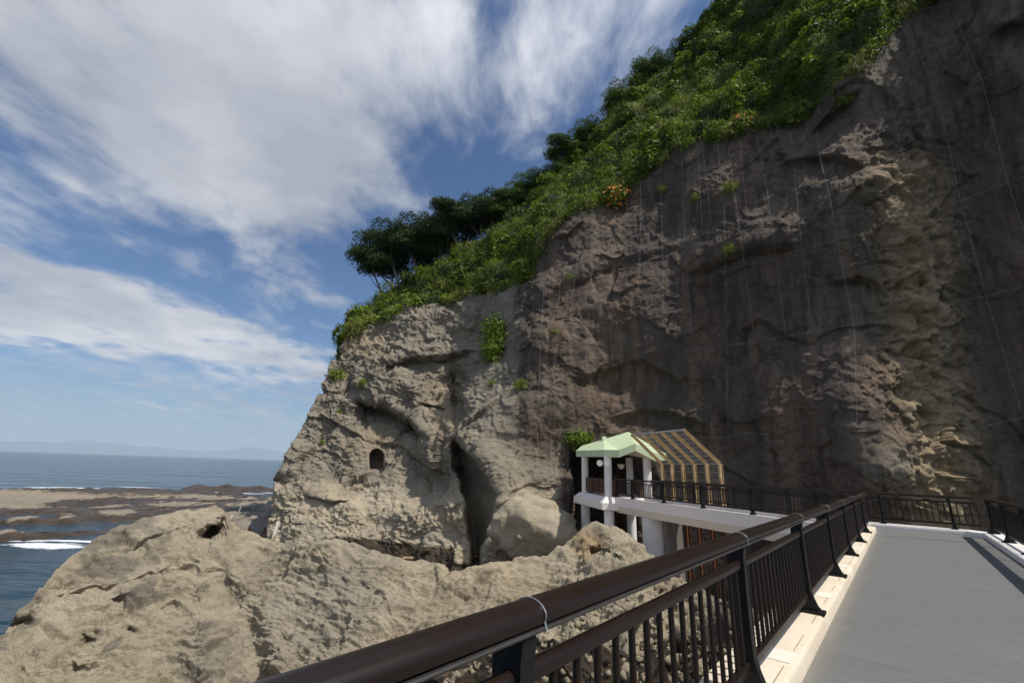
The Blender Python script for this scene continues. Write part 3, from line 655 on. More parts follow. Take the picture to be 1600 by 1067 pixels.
# ================================================================== WALKWAY
WA = math.radians(40.6387); AX = Vector((math.sin(WA), math.cos(WA), 0)); PR = Vector((math.cos(WA), -math.sin(WA), 0)); UP = Vector((0, 0, 1))
ZD, ZK = EYE - 1.65, EYE - 1.50
def W(s, o, z): return AX * s + PR * o + UP * z
def deck_material():
    m, t, p = mat('deck_coating'); co = geopos(t)
    def along(v):
        n = t.add('ShaderNodeVectorMath', operation='DOT_PRODUCT'); t.put(n, 0, co); t.put(n, 1, tuple(v)); return n.outputs['Value']
    cb = t.add('ShaderNodeCombineXYZ'); t.put(cb, 0, t.math('MULTIPLY', along(AX), 5.0)); t.put(cb, 1, t.math('MULTIPLY', along(PR), .55))
    n1 = t.noise(cb.outputs[0], 1.0, 7, .68); n2 = t.noise(co, .35, 3, .5); n3 = t.noise(co, 45, 4, .7)
    c = t.mix(t.mapr(n1, .3, .7), (.138, .136, .130), (.161, .158, .151)); c = t.mix(t.mapr(n2, .35, .7, 0, .6), c, (.139, .138, .134))
    c = t.mix(t.mapr(n3, .6, .75, 0, .5), c, (.11, .11, .108)); c = t.mix(t.mapr(t.noise(co, 1.7, 6, .75), .68, .74, 0, .25), c, (.26, .26, .25))
    ed = t.math('MINIMUM', t.math('ABSOLUTE', t.math('ADD', along(PR), .90)), t.math('ABSOLUTE', t.math('SUBTRACT', along(PR), 1.70)))
    ed = t.math('ADD', ed, t.math('MULTIPLY', t.math('SUBTRACT', t.noise(co, 2.2, 6, .7), .5), .35)); c = t.mix(t.mapr(ed, .0, .16, .6, 0), c, (.225, .205, .17))
    c = t.mix(t.mapr(t.noise(co, 90, 3, .6), .66, .72, 0, .35), c, (.32, .31, .29))
    t.put(p, 'Base Color', c); t.put(p, 'Roughness', t.mapr(n1, .3, .7, .6, .72)); t.put(p, 'Normal', t.bump(n3, .6, .015)); return m
def kerb_material():
    m, t, p = mat('painted_concrete'); co = geopos(t)
    n = t.noise(co, 1.6, 6, .65); n2 = t.noise(stretch(t, co, (3, 3, .5)), 3.0, 6, .7); n3 = t.noise(co, 30, 4, .7)
    c = t.mix(t.mapr(n, .35, .7), (.60, .50, .365), (.70, .615, .49)); c = t.mix(t.mapr(n2, .56, .74, 0, .7), c, (.50, .39, .24)); c = t.mix(t.mapr(n3, .62, .74, 0, .5), c, (.35, .29, .21))
    t.put(p, 'Base Color', c); t.put(p, 'Roughness', .75); t.put(p, 'Normal', t.bump(n3, .3, .01)); return m
DECK, KERB = deck_material(), kerb_material()
KERB2 = simple_mat('white_concrete', (.74, .70, .66), .75, var=.07, scale=2.2, speck=((.42, .38, .33), .64), bump=.004)
PATCH = simple_mat('new_mortar', (.76, .69, .575), .8, var=.04, scale=5)
BRONZE = simple_mat('bronze_aluminium', (.0150, .0086, .0060), .32, var=.06, scale=2, spec=.34)
LIP = simple_mat('aluminium_lip', (.055, .050, .046), .45, metal=.4, var=.1, scale=5)
BLACK = simple_mat('black_powder_coat', (.009, .009, .009), .45, var=.2, scale=8, spec=.25)
STEEL = simple_mat('galvanised_steel', (.55, .55, .54), .4, metal=.85, var=.2, scale=14)
JOINT = simple_mat('joint_sealant', (.06, .06, .06), .8)

S0, S1, OL, OR = -2.5, 21.45, -.90, 1.70
mb = MB(); mb.poly([W(S0, OL - .6, ZD), W(S0, OR + .6, ZD), W(S1 + .3, OR + .6, ZD), W(S1 + .3, OL - .6, ZD)])
mb.poly([W(S0, OL - .6, ZD - .55), W(S1 + .3, OL - .6, ZD - .55), W(S1 + .3, OR + .6, ZD - .55), W(S0, OR + .6, ZD - .55)])
mb.poly([W(S0, OL - .6, ZD - .01), W(S1 + .3, OL - .6, ZD - .01), W(S1 + .3, OL - .6, ZD - .55), W(S0, OL - .6, ZD - .55)])
mb.poly([W(S0, OR + .6, ZD - .01), W(S1 + .3, OR + .6, ZD - .01), W(S1 + .3, OR + .6, ZD - .55), W(S0, OR + .6, ZD - .55)])
mb.poly([W(S1 + .3, OL - .6, ZD - .01), W(S1 + .3, OR + .6, ZD - .01), W(S1 + .3, OR + .6, ZD - .55), W(S1 + .3, OL - .6, ZD - .55)])
walk = tag(mb.build('walkway', DECK), kind='structure')
mb = MB(); mb.box(W(18.8, .2, ZD + .003), (2.3, .025, .004), rot_basis((PR + AX * .2).normalized(), (AX - PR * .2).normalized(), UP)); mb.build('expansion_joint', JOINT, walk)
def kerb_run(mb, pts, w, h=ZK - ZD, ch=.035):
    """kerb stones along a polyline of (s, o) with the walkway on the right; w = width to the left"""
    n = len(pts); P = [Vector(q) for q in pts]; prof = [(0, -.05), (0, h - ch), (ch * .4, h - ch * .3), (ch, h), (w, h), (w, -.05)]; rings = []
    for i, q in enumerate(P):
        ns = []
        if i: d = (P[i] - P[i - 1]).normalized(); ns.append(Vector((d.y, -d.x)))
        if i < n - 1: d = (P[i + 1] - P[i]).normalized(); ns.append(Vector((d.y, -d.x)))
        a = sum(ns, Vector((0, 0))).normalized(); k = 1 / max(.4, a.dot(ns[0]))
        rings.append([mb.bm.verts.new(W(q.x + a.x * x * k, q.y + a.y * x * k, ZD + z)) for x, z in prof])
    for A, B in zip(rings, rings[1:]):
        for k in range(len(prof) - 1): mb.bm.faces.new((A[k], A[k + 1], B[k + 1], B[k]))
    mb.bm.faces.new(rings[0]); mb.bm.faces.new(rings[-1][::-1])
# (s to the first coordinate, o to the second): left kerb outwards is -o
mb = MB(); kerb_run(mb, [(S0, OL), (19.92, OL)], .50); mb.build('kerb', KERB, walk, True)
mb = MB(); kerb_run(mb, [(S1 - .05, OL - .45), (S1 - .05, 1.32), (S1 - .45, OR), (S0, OR)], .50); mb.build('kerb', KERB2, walk, True)
mb = MB()
for s_ in (4.95, 7.75, 10.5, 13.2, 15.9, 2.2): mb.box(W(s_, OL - .235, ZK + .003), (.38, .30, .006), rot_basis(PR, AX, UP))
mb.build('mortar_patch', PATCH, walk)
mb = MB(); rk = random.Random(2); x_ = -1.5
while x_ < 19.6:
    l_ = rk.uniform(.12, .7); mb.box(W(x_ + l_ / 2, OL - .075 - rk.uniform(-.004, .004), ZK + .0015), (l_, rk.uniform(.004, .009), .003), rot_basis(AX, PR, UP)); x_ += l_ + rk.uniform(.02, .5)
mb.build('kerb_seam', simple_mat('seam_dirt', (.30, .23, .15), .9, var=.3, scale=8), walk)

# ---- railings: one thing each > handrail, midrail, bottom_rail, balusters, posts, joint rings
def frame(d):                    # rail direction d (horizontal unit) ; inn = towards the walkway
    return d
def post_mb(base, d, inn, tk=.075, h=.99):
    """flared plate post: base on the kerb, foot turned towards the walkway"""
    mb = MB(); inn = inn.normalized(); d = d.normalized()
    prof = [(-.085, 0.03), (.128, .03), (.098, .08), (.066, .145), (.052, .23), (.047, .36), (.046, .62), (.048, .90), (.056, h - .03), (.056, h - .016), (-.066, h - .016), (-.070, h - .05), (-.082, .6), (-.085, .25)]
    mb.prism([Vector(q) for q in prof], lambda q: base + inn * q.x + UP * q.y - d * tk / 2, lambda q: base + inn * q.x + UP * q.y + d * tk / 2)
    bmesh.ops.bevel(mb.bm, geom=list(mb.bm.edges), offset=.007, segments=1, affect='EDGES')
    mb.box(base + inn * .03 + UP * .016, (.17, .27, .032), rot_basis(d, inn, UP), .006)
    for a_ in (-.075, .105): mb.tube([base + inn * a_ + d * .05 + UP * .03, base + inn * a_ + d * .05 + UP * .052], .014, 6)
    return mb
def railing(name, label, A, B, inn, posts, cat='railing', group=None, rings=True, z0=None, off=0.):
    A, B = Vector(A), Vector(B); d = (B - A).normalized(); L = (B - A).length; inn = inn.normalized()
    root = empty(name, A + d * (L / 2)); tag(root, label, cat, group)
    inv = Matrix.Translation(-(A + d * (L / 2)))
    def fin(o): o.data.transform(inv); return o
    def sweep(mb, prof):
        mb.prism([Vector(q) for q in prof], lambda q: A + inn * q.x + UP * q.y, lambda q: B + inn * q.x + UP * q.y)
    mb = MB()
    hr = [(.064 * math.cos(a), 1.022 + .040 * math.sin(a)) for a in np.linspace(-.15, math.pi + .15, 15)]
    hr += [(-.060, .997), (-.030, .990), (.030, .990), (.060, .997)]
    sweep(mb, hr); fin(mb.build('handrail', BRONZE, root, True, 50))
    mb = MB(); sweep(mb, [(-.050, .9885), (.066, .9885), (.070, .983), (.066, .976), (-.050, .976)]); fin(mb.build('handrail_base', LIP, root))
    mb = MB(); sweep(mb, [(.030 * math.cos(a), .848 + .030 * math.sin(a)) for a in np.linspace(0, math.pi, 9)] + [(-.028, .822), (.028, .822)]); fin(mb.build('midrail', BRONZE, root, True, 50))
    mb = MB(); sweep(mb, [(.026, .145), (.026, .195), (.018, .203), (-.018, .203), (-.026, .195), (-.026, .145)]); fin(mb.build('bottom_rail', BRONZE, root, True, 30))
    n = int(L / .1575); ps = sorted(posts); mbs = MB()
    for k in range(n + 1):
        x = k * .1575 + .04
        if x > L or min([abs(x - p) for p in ps] or [9]) < .06: continue
        q = A + d * x; mbs.tube([q + UP * .19, q + UP * .835], .0165, 8, False)
    o = fin(mbs.build('baluster_panel', BRONZE, root, True, 60))
    pm = None
    for x in ps:
        q = A + d * x
        if pm is None:
            pm = fin(post_mb(q, d, inn).build('post', BLACK, root)); first = x
        else:
            c = pm.copy(); COL.objects.link(c); c.parent = root; c.location = d * (x - first)
    if rings:
        rm = None
        for x in ps:
            x2 = x + .07
            if x2 > L: continue
            if rm is None:
                mb = MB(); q = A + d * x2
                mb.tube([q + inn * (.068 * math.cos(a)) + UP * (1.020 + .045 * math.sin(a)) for a in np.linspace(-.35, math.pi + .35, 20)], .0026, 6); mb.tube([q + inn * .062 + UP * 1.004, q + inn * .072 + UP * .975], .004, 5)
                rm = fin(mb.build('wire_tie', STEEL, root, True)); f2 = x
            else:
                c = rm.copy(); COL.objects.link(c); c.parent = root; c.location = d * (x - f2)
    return root
PS = [1.31 + 2.69 * k for k in range(-1, 8)]
railing('railing', 'dark bronze railing with thick handrail running from the near corner along the left kerb', W(-2.3, -1.06, ZK), W(20.05, -1.06, ZK), PR, [p + 2.3 for p in PS if p < 20] , group='bronze railings')
railing('railing', 'short dark railing across the far end of the grey walkway', W(21.62, -1.45, ZK), W(21.62, 1.75, ZK), -AX, [.08, .72, 2.55], group='bronze railings', rings=False)
railing('railing', 'dark bronze railing on the right side of the grey walkway', W(21.1, 1.96, ZK), W(-2.3, 1.96, ZK), -PR, [.1 + 2.70 * k for k in range(9)], group='bronze railings', rings=False)

# ================================================================== FOOTBRIDGE
BA = Vector(at_z(958, 776, ZK)); BB = Vector(at_z(1283, 818, ZK)); BD = (BA - BB).normalized(); BN = Vector((BD.y, -BD.x, 0)).normalized()   # BD to the pavilion, BN away from the eye
BWID = 2.15; BB = BB - BD * 1.45; BL = (BA - BB).length; SK = .573
WHITEP = simple_mat('white_beam_paint', (.85, .765, .70), .7, var=.05, scale=1.2, speck=((.52, .46, .40), .66), bump=.003)
DECKB = simple_mat('bridge_paving', (.40, .37, .32), .8, var=.12, scale=4, bump=.004)
bridge = empty('footbridge', (BA + BB) / 2 - UP * ZK); tag(bridge, 'white concrete footbridge joining the walkway end to the green roofed pavilion', 'bridge')
binv = Matrix.Translation(-bridge.location)
def bfin(o): o.data.transform(binv); return o
def bsw(mb, prof, a=0., b=None):
    b = BL if b is None else b
    mb.prism([Vector(q) for q in prof], lambda q: BB + BD * (a + SK * q.x) + BN * q.x + UP * q.y, lambda q: BB + BD * b + BN * q.x + UP * q.y)
mb = MB(); bsw(mb, [(.0, 0), (.22, 0), (.22, -.21), (BWID - .22, -.21), (BWID - .22, 0), (BWID, 0), (BWID, -.50), (BWID - .25, -.88), (.25, -.88), (-.0, -.50)]); bfin(mb.build('beam', WHITEP, bridge))
mb = MB(); bsw(mb, [(.225, -.146), (BWID - .225, -.146), (BWID - .225, -.205), (.225, -.205)]); bfin(mb.build('deck', DECKB, bridge))
def oval_pier(cx, half, r, z1, z0):
    mb = MB(); pr = [(half + r * math.cos(a), r * math.sin(a)) for a in np.linspace(-math.pi / 2, math.pi / 2, 13)] + [(-half + r * math.cos(a), r * math.sin(a)) for a in np.linspace(math.pi / 2, 1.5 * math.pi, 13)]
    mb.prism([Vector(q) for q in pr], lambda q: cx + BN * q.x + BD * q.y + UP * z0, lambda q: cx + BN * q.x + BD * q.y + UP * z1); return mb
pc = Vector(at_plane(1012, 800, (BB + BN * .55)[:2], BN[:2])); pc.z = 0
PIERM = simple_mat('pier_paint', (.66, .63, .62), .7, var=.10, scale=.9, speck=((.36, .31, .27), .63))
bfin(oval_pier(pc + BN * .35, .02, .60, ZK - .885, -.3).build('pier', PIERM, bridge, True, 40))
DARKC = simple_mat('dark_concrete', (.20, .175, .155), .85, var=.25, scale=1.3, bump=.004)  # darker than the painted round pier beside it
bfin(MB().box(pc + BN * 1.25 - BD * .42 + UP * (ZK - .885) / 2, (1.5, .9, ZK - .89), rot_basis(BN, BD, UP), .03).build('pier_wall', DARKC, bridge))
na, nb = BB + BN * .10, BA + BN * .10
railing('railing', 'dark railing along the near edge of the white footbridge', BB + BD * 1.0 + BN * .12, BA - BD * .1 + BN * .12, BN, [.6 + 2.72 * k for k in range(5)] + [BL - 1.25], group='bronze railings', rings=False)
railing('railing', 'dark railing along the cliff edge of the white footbridge', BB + BD * 1.25 + BN * (BWID - .12), BA - BD * .1 + BN * (BWID - .12), -BN, [.3 + 2.72 * k for k in range(5)], group='bronze railings', rings=False)

# ================================================================== PAVILION
pav = empty('pavilion', (7.4, 30.4, 0)); tag(pav, 'small white columned pavilion with pale green folded roof at the cliff foot', 'pavilion')
pinv = Matrix.Translation(-Vector((7.4, 30.4, 0)))
def pfin(o): o.data.transform(pinv); return o
C2 = Vector(at_z(951, 775.5, ZK)); C1 = Vector(at_z(914.5, 769, ZK)); C4 = Vector(at_z(1013.5, 778, ZK)); C3 = C1 + (C4 - C2) + Vector((.75, 0, 0))
COLM = simple_mat('column_paint', (.84, .79, .745), .65, var=.06, scale=1.5, speck=((.55, .49, .43), .67))
def column(c, r, z0, z1, name):
    mb = MB(); mb.tube([c + UP * (z0 - c.z), c + UP * (z1 - c.z)], r, 28); return pfin(mb.build(name, COLM, pav, True, 40))
zroof = at_dist(944, 713.5, math.hypot(C2.x, C2.y))[2]
for c in (C1, C2, C3, C4):
    column(c, .235, ZK - .02, zroof + .1, 'column')
    column(c, .30, -.5, ZK - .55, 'pier')
e1 = (C2 - C1).normalized(); e2 = (C4 - C2).normalized()
def ring(o, z, zc=None):
    return [C1 - e1 * o - e2 * o + UP * (z - C1.z), C2 + e1 * o - e2 * o + UP * (z - C2.z), C4 + e1 * o + e2 * o + UP * (z - C4.z), C3 - e1 * o + e2 * o + UP * (z - C3.z)]
mb = MB(); lv = [ring(.30, ZK - .002), ring(.62, ZK - .34), ring(.62, ZK - .72), ring(.35, ZK - .80)]
vs = [[mb.bm.verts.new(p) for p in r] for r in lv]
for A, B in zip(vs, vs[1:]):
    for k in range(4): mb.bm.faces.new((A[k], A[(k + 1) % 4], B[(k + 1) % 4], B[k]))
mb.bm.faces.new(vs[0]); mb.bm.faces.new(vs[-1][::-1]); pfin(mb.build('floor_slab', WHITEP, pav))
def roof_material():
    m, t, p = mat('green_copper_roof'); co = geopos(t); n = t.noise(co, 1.1, 5, .6); n2 = t.noise(co, 9, 5, .7)
    c = t.mix(t.mapr(n, .35, .68), (.53, .64, .39), (.64, .71, .45)); c = t.mix(t.mapr(n2, .6, .75, 0, .35), c, (.34, .46, .33))
    t.put(p, 'Base Color', c); t.put(p, 'Roughness', .55); return m
ROOF = roof_material()
def rp(x, y, D): return Vector(at_dist(x, y, D))
E1, E2, E3, G, E4, E5 = rp(900, 704, 34.2), rp(943.5, 702.5, 28.9), rp(967, 703, 28.3), rp(993, 692.5, 28.2), rp(1023, 708.5, 28.6), rp(1041, 709, 33.2)
Pk, Rg, Lt, Bk = rp(981.5, 674.5, 31.4), rp(943.5, 686, 32.2), rp(908.5, 696.5, 35.0), rp(990, 690, 36.0)
mb = MB(); fh = Vector((0, 0, -.43))
for f in ([E1, E2, Rg, Lt], [E2, E3, G, Pk, Rg], [G, E4, E5, Pk], [Lt, Rg, Pk, Bk], [Pk, E5, Bk]):
    if len(f) > 4: mb.poly([E2, E3, Rg]); mb.poly([E3, G, Pk]); mb.poly([E3, Pk, Rg])
    else: mb.poly(f)
ev = [Lt, E1, E2, E3, G, E4, E5]
for a, b in zip(ev, ev[1:]): mb.poly([a, b, b + fh, a + fh])
mb.poly([Lt, Bk, Bk + fh, Lt + fh]); mb.poly([Bk, E5, E5 + fh, Bk + fh])
bmesh.ops.remove_doubles(mb.bm, verts=mb.bm.verts, dist=.002)
roof = pfin(mb.build('roof', ROOF, pav))
mb = MB(); inn_ = Vector((.0, .0, .05))
cen = (E1 + E2 + E4 + E5) / 4
sp_ = [(q + fh * .98 + (cen - q) * .012 + inn_) for q in (E1, E2, E3, G, E4, E5, Bk, Lt)]
mid = sum(sp_, Vector()) / len(sp_) ; mid.z = sp_[1].z + .25
for a, b in zip(sp_, sp_[1:] + sp_[:1]): mb.poly([a, b, mid])
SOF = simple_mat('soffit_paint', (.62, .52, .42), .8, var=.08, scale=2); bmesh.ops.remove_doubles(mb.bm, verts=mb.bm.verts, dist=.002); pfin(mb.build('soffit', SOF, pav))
mb = MB(); mb.box(Rg + UP * .06, (.30, .30, .22), None, .03); pfin(mb.build('finial', ROOF, roof if False else pav))
BROWN = simple_mat('brown_timber', (.085, .040, .024), .6, var=.25, scale=5)
def slat_panel(a, b, z0, z1, n, name):
    mb = MB(); d = (b - a); d.z = 0; L = d.length; d.normalize(); nn = Vector((d.y, -d.x, 0)); M = rot_basis(d, nn, UP)
    for k in range(n):
        z = z0 + (z1 - z0) * (k + .5) / n; mb.box(Vector(((a.x + b.x) / 2, (a.y + b.y) / 2, z)), (L, .05, (z1 - z0) / n * .62), M)
    for f in (.02, .34, .66, .98): q = a + d * (L * f); mb.box(Vector((q.x, q.y, (z0 + z1) / 2)) + nn * .056, (.07, .06, z1 - z0), M)
    return pfin(mb.build(name, BROWN, pav))
slat_panel(C1 + e1 * .35, C2 - e1 * .35, ZK + .10, ZK + 1.02, 5, 'slat_panel')
slat_panel(C1 + e2 * .3, C3 - e2 * .3, ZK + .05, ZK + 1.02, 5, 'slat_panel')
slat_panel(C3 + e1 * .5, C3 + e1 * 3.2, ZK + .05, ZK + 1.0, 4, 'slat_panel')
# end pillars of the bridge parapet, lamp, loudspeakers
def pillar(c, label):
    mb = MB(); mb.box(c + UP * .52, (.30, .26, 1.04), rot_basis(BN, BD, UP), .02); o = empty('parapet_pillar', c); tag(o, label, 'pillar', 'brown parapet pillars')
    b = mb.build('shaft', BROWN, o); b.data.transform(Matrix.Translation(-c))
    mb = MB(); mb.tube([c + UP * 1.045, c + UP * 1.10, c + UP * 1.20, c + UP * 1.30], [.17, .19, .15, .04], 14); b = mb.build('cap', BLACK, o, True); b.data.transform(Matrix.Translation(-c))
pillar(BA + BD * .12 + BN * .16, 'brown pillar with black cap at the left end of the near footbridge railing')
pillar(BA + BD * .12 + BN * (BWID - .1), 'brown pillar with black cap at the pavilion end of the cliff side railing')
LAMPM = simple_mat('lamp_glass', (.80, .72, .55), .3, var=.05)
lc = rp(970.5, 729, 30.4); mb = MB(); mb.tube([lc - UP * .14, lc - UP * .05, lc + UP * .10, lc + UP * .16], [.10, .17, .24, .20], 16); lamp = pfin(mb.build('pendant_lamp', LAMPM, pav, True))
mb = MB(); mb.tube([lc + UP * .16, lc + UP * 1.0], .02, 8); pfin(mb.build('lamp_rod', BLACK, pav))
def horn(c, d):
    mb = MB(); mb.tube([c - d * .14, c, c + d * .12, c + d * .10, c + d * .02], [.06, .10, .19, .16, .05], 20)
    o = pfin(mb.build('loudspeaker', COLM, pav, True, 30)); mb = MB(); mb.tube([c + d * .03, c + d * .095, c + d * .10], [.06, .125, .03], 16); b = pfin(mb.build('horn_mouth', BLACK, o, True, 30)); return o
for x, D in ((937.5, 28.5), (949.5, 28.25)):
    c = rp(x, 723, D); horn(c, Vector((-.25, -.95, -.1)).normalized())
# ---- rockfall canopy over the bridge
RUST = None
def rust_material():
    m, t, p = mat('rusted_yellow_paint'); co = geopos(t); n = t.noise(co, 3.2, 6, .7); n2 = t.noise(co, 14, 5, .7)
    c = t.mix(t.mapr(n, .42, .60), (.62, .48, .26), (.46, .29, .13)); c = t.mix(t.mapr(n2, .52, .66), c, (.17, .062, .025)); c = t.mix(t.mapr(n, .62, .70, 0, .7), c, (.62, .55, .44))
    t.put(p, 'Base Color', c); t.put(p, 'Roughness', .8); return m
RUST = rust_material()
RUSTD = simple_mat('dark_rust', (.13, .045, .018), .85, var=.35, scale=6)
can = empty('rockfall_canopy', BA + BN * BWID); tag(can, 'rusty yellow steel rockfall canopy with wire mesh leaning over the footbridge', 'canopy')
cinv = Matrix.Translation(-can.location)
def cfin(o): o.data.transform(cinv); return o
farp = BB + BN * (BWID + .18); nearp = BB + BN * (-.05)
bend = [(1033, 724.5), (1050, 724), (1067.5, 725.5), (1085, 725.5), (1103, 724.5), (1125, 723)]
apex = [(997.5, 680.8), (1008, 678), (1024, 675.5), (1040, 673.2), (1056.5, 671.2), (1075.5, 669.5)]
bts = [Vector(at_plane(*q, farp[:2], BN[:2])) for q in bend]; zb = sum(b.z for b in bts) / 6
aps = [Vector(at_plane(*q, nearp[:2], BN[:2])) for q in apex]; za = sum(a.z for a in aps) / 6
t0 = np.mean([(b - BB).dot(BD) - (5 - i) * 0 for i, b in enumerate(bts)])
sl = np.polyfit(range(6), [(b - BB).dot(BD) for b in bts], 1); sla = np.polyfit(range(6), [(a - BB).dot(BD) for a in aps], 1)
def ibeam(mb, a, b, wide, dep, dn):      # H section from a to b, web along dn
    ax = (b - a).normalized(); s = BD
    for off, w, h in ((dep / 2, wide, .016), (-dep / 2, wide, .016)): 
        M = rot_basis(ax, s, ax.cross(s)); mb.box((a + b) / 2 + ax.cross(s) * off, ((b - a).length, w, h), M)
    mb.box((a + b) / 2, ((b - a).length, .014, dep), rot_basis(ax, s, ax.cross(s)))
FB, FA = [], []
for i in range(6):
    b = farp + BD * (sl[0] * i + sl[1]); b = Vector((b.x, b.y, zb)); a = nearp + BD * (.5 * (sl[0] * i + sl[1]) + .5 * (sla[0] * i + sla[1])); a = Vector((a.x, a.y, za)); FB.append(b); FA.append(a)
    mb = MB(); ibeam(mb, b - UP * (zb - ZK + .5), b, .13, .17, BN); fr_ = cfin(mb.build('post', RUST, can))
    mb = MB(); ibeam(mb, Vector((b.x, b.y, -.4)), b - UP * (zb - ZK + .5), .17, .20, BN); cfin(mb.build('lower_post', RUSTD, can))
    mb = MB(); ibeam(mb, b, a, .11, .14, BN); cfin(mb.build('rafter', RUST, can))
mb = MB()
mb.tube([FA[0] + (FA[0] - FA[1]) * .1, FA[5] + (FA[5] - FA[4]) * .03], .045, 8); cfin(mb.build('ridge_pipe', STEEL, can, True))
mb = MB(); mb.tube([FB[0], FB[5]], .022, 8); 
for k in range(1, 8):
    f = k / 8; mb.tube([FB[0].lerp(FA[0], f) + BN * .10, FB[5].lerp(FA[5], f) + BN * .10], .007, 6)
for k in range(1, 5):
    mb.tube([FB[0] - UP * .42 * k + BN * .1, FB[5] - UP * .42 * k + BN * .1], .007, 6)
cfin(mb.build('purlin_rods', STEEL, can, True))
def netting():
    mb = MB(); o_ = BN * .12
    L = (FB[5] - FB[0]).length; e = (FB[5] - FB[0]).normalized(); n = int(L / .14)
    for k in range(n + 1):
        p = FB[0] + e * (L * k / n); q = FA[0].lerp(FA[5], k / n)
        mb.tube([p - UP * 1.9 + o_, p + o_, q + o_], .0045, 3, False)
    for k in range(1, 18):
        f = k / 18; mb.tube([FB[0].lerp(FA[0], f) + o_, FB[5].lerp(FA[5], f) + o_], .0045, 3, False)
    for k in range(1, 13): mb.tube([FB[0] - UP * .15 * k + o_, FB[5] - UP * .15 * k + o_], .0045, 3, False)
    cfin(mb.build('wire_mesh', simple_mat('mesh_wire', (.25, .245, .235), .5, metal=.2), can))
netting()

# ================================================================== ROCKS, WOOD, POSTS
def eye_hit(bvhs, u, v):
    d = Vector(ray(u, v)).normalized(); best = None
    for b in bvhs:
        h = b.ray_cast(Vector((0, 0, EYE)), d)
        if h[0] is not None and (best is None or h[3] < best[3]): best = h
    return best
def bvh_np(V, F): return BVHTree.FromPolygons([tuple(p) for p in np.asarray(V, float).reshape(-1, 3)], [tuple(int(i) for i in f) for f in F])
st_ = 2; PB = bvh_np(PG, grid_faces(*PG.shape[:2]))
Pc = P1[::st_, ::st_]; CB = bvh_np(Pc, grid_faces(*Pc.shape[:2]))
Hc = H1[:, :]; HB = bvh_np(Hc, grid_faces(*Hc.shape[:2]))
_ico = {}
def boulder(name, c, size, seed, label, cat='boulder', group=None, sub=5, rz=0., attrs=None, amp=1.):
    if sub not in _ico:
        bm = bmesh.new(); bmesh.ops.create_icosphere(bm, subdivisions=sub, radius=1.); bm.verts.ensure_lookup_table()
        _ico[sub] = (np.array([v.co for v in bm.verts]), np.array([[v.index for v in f.verts] for f in bm.faces])); bm.free()
    V, F = _ico[sub]; V = V.copy(); s = np.array(size); o = seed * 13.7
    n = V.copy(); q = V * s
    # a lump cut by a few planes: flat broken sides
    r = np.random.default_rng(seed)
    for k in range(9):
        a = r.normal(size=3); a /= np.linalg.norm(a); d = r.uniform(.62, .86); e = V @ a - d; V = V - np.where(e > 0, e * .88, 0)[:, None] * a
    q = V * s; m = float(min(s))
    dsp = amp * (.10 * m * fbm(q / (m * 1.1) + o, 3) + .10 * m * facet(q / (m * .8) + o) + .05 * m * fbm(q / (m * .25) + o, 4, .55))
    q = q + n * dsp[:, None]
    R = np.array(Matrix.Rotation(rz, 3, 'Z')); q = q @ R.T
    ob = mesh_np(name, q, F, ROCK, attrs=attrs and {k: np.full(len(q), v) for k, v in attrs.items()}); ob.location = c
    return tag(ob, label, cat, group)
boulder('boulder', Vector(at_dist(833, 840, 32.4)), (3.15, 2.2, 2.6), 5, 'huge pale sandstone boulder leaning at the foot of the cliff left of the pavilion', rz=-.15)
boulder('boulder', Vector(at_z(655, 862, .75)), (1.0, .8, .8), 2, 'upright sandy boulder standing in the dark muddy inlet', sub=4)
boulder('boulder', Vector(at_z(690, 862, .75)), (1.15, .8, .75), 3, 'rounded sandy boulder in the muddy inlet just left of the driftwood heap', sub=4)
boulder('boulder', Vector(at_z(668, 872, .45)), (2.1, .9, .45), 8, 'low flat brown rock slab in front of the two inlet boulders', sub=4, attrs={'wet': .35, 'dark': 0, 'ochre': 0})
boulder('boulder', Vector(at_z(733, 858, .8)), (.8, .7, .9), 11, 'dark grey rock wedged in the cleft behind the driftwood heap', sub=4, attrs={'wet': .1, 'dark': .35, 'ochre': 0})
DRIFT = simple_mat('driftwood', (.36, .23, .13), .85, var=.35, scale=3)
rs = random.Random(5)
dc = Vector(at_z(722, 872, .45))
for k in range(13):
    L = rs.uniform(1.0, 2.6); a = rs.uniform(-.5, .5) if k < 9 else rs.uniform(1.0, 2.1); b = rs.uniform(-.10, .22) if k < 9 else rs.uniform(.5, .9)
    c = dc + Vector((rs.uniform(-.7, 1.1), rs.uniform(-.8, .8), .12 + .07 * k)); d = Vector((math.cos(a) * math.cos(b), math.sin(a) * math.cos(b), math.sin(b)))
    mb = MB(); r0_ = rs.uniform(.05, .11); sgn = Vector((rs.uniform(-.1, .1), rs.uniform(-.1, .1), rs.uniform(-.06, .06)))
    mb.tube([-d * L / 2, -d * L * .15 + sgn, d * L * .2 - sgn * .5, d * L / 2], [r0_, r0_ * .95, r0_ * .8, r0_ * .5], 7)
    if k % 3 == 0: mb.tube([d * L * .1, d * L * .25 + Vector((.1, .2, .25))], [r0_ * .5, r0_ * .2], 5)
    o = mb.build('driftwood_branch', DRIFT, None, True); o.location = c
    tag(o, 'weathered driftwood branch in the heap washed into the cleft', 'driftwood', 'driftwood heaped in the cleft')
for x0, y0, x1, y1, lab in ((610, 873, 700, 880, 'long pale log lying along the edge of the muddy inlet'),):
    a, b = Vector(at_z(x0 + 20, y0 - 1, .55)), Vector(at_z(x1, y1 - 4, .6)); mb = MB(); c = (a + b) / 2
    mb.tube([a - c, (a - c) * .3 + Vector((0, .1, .05)), (b - c) * .4, b - c], [.13, .12, .11, .07], 8); o = mb.build('driftwood_log', DRIFT, None, True); o.location = c; tag(o, lab, 'log')
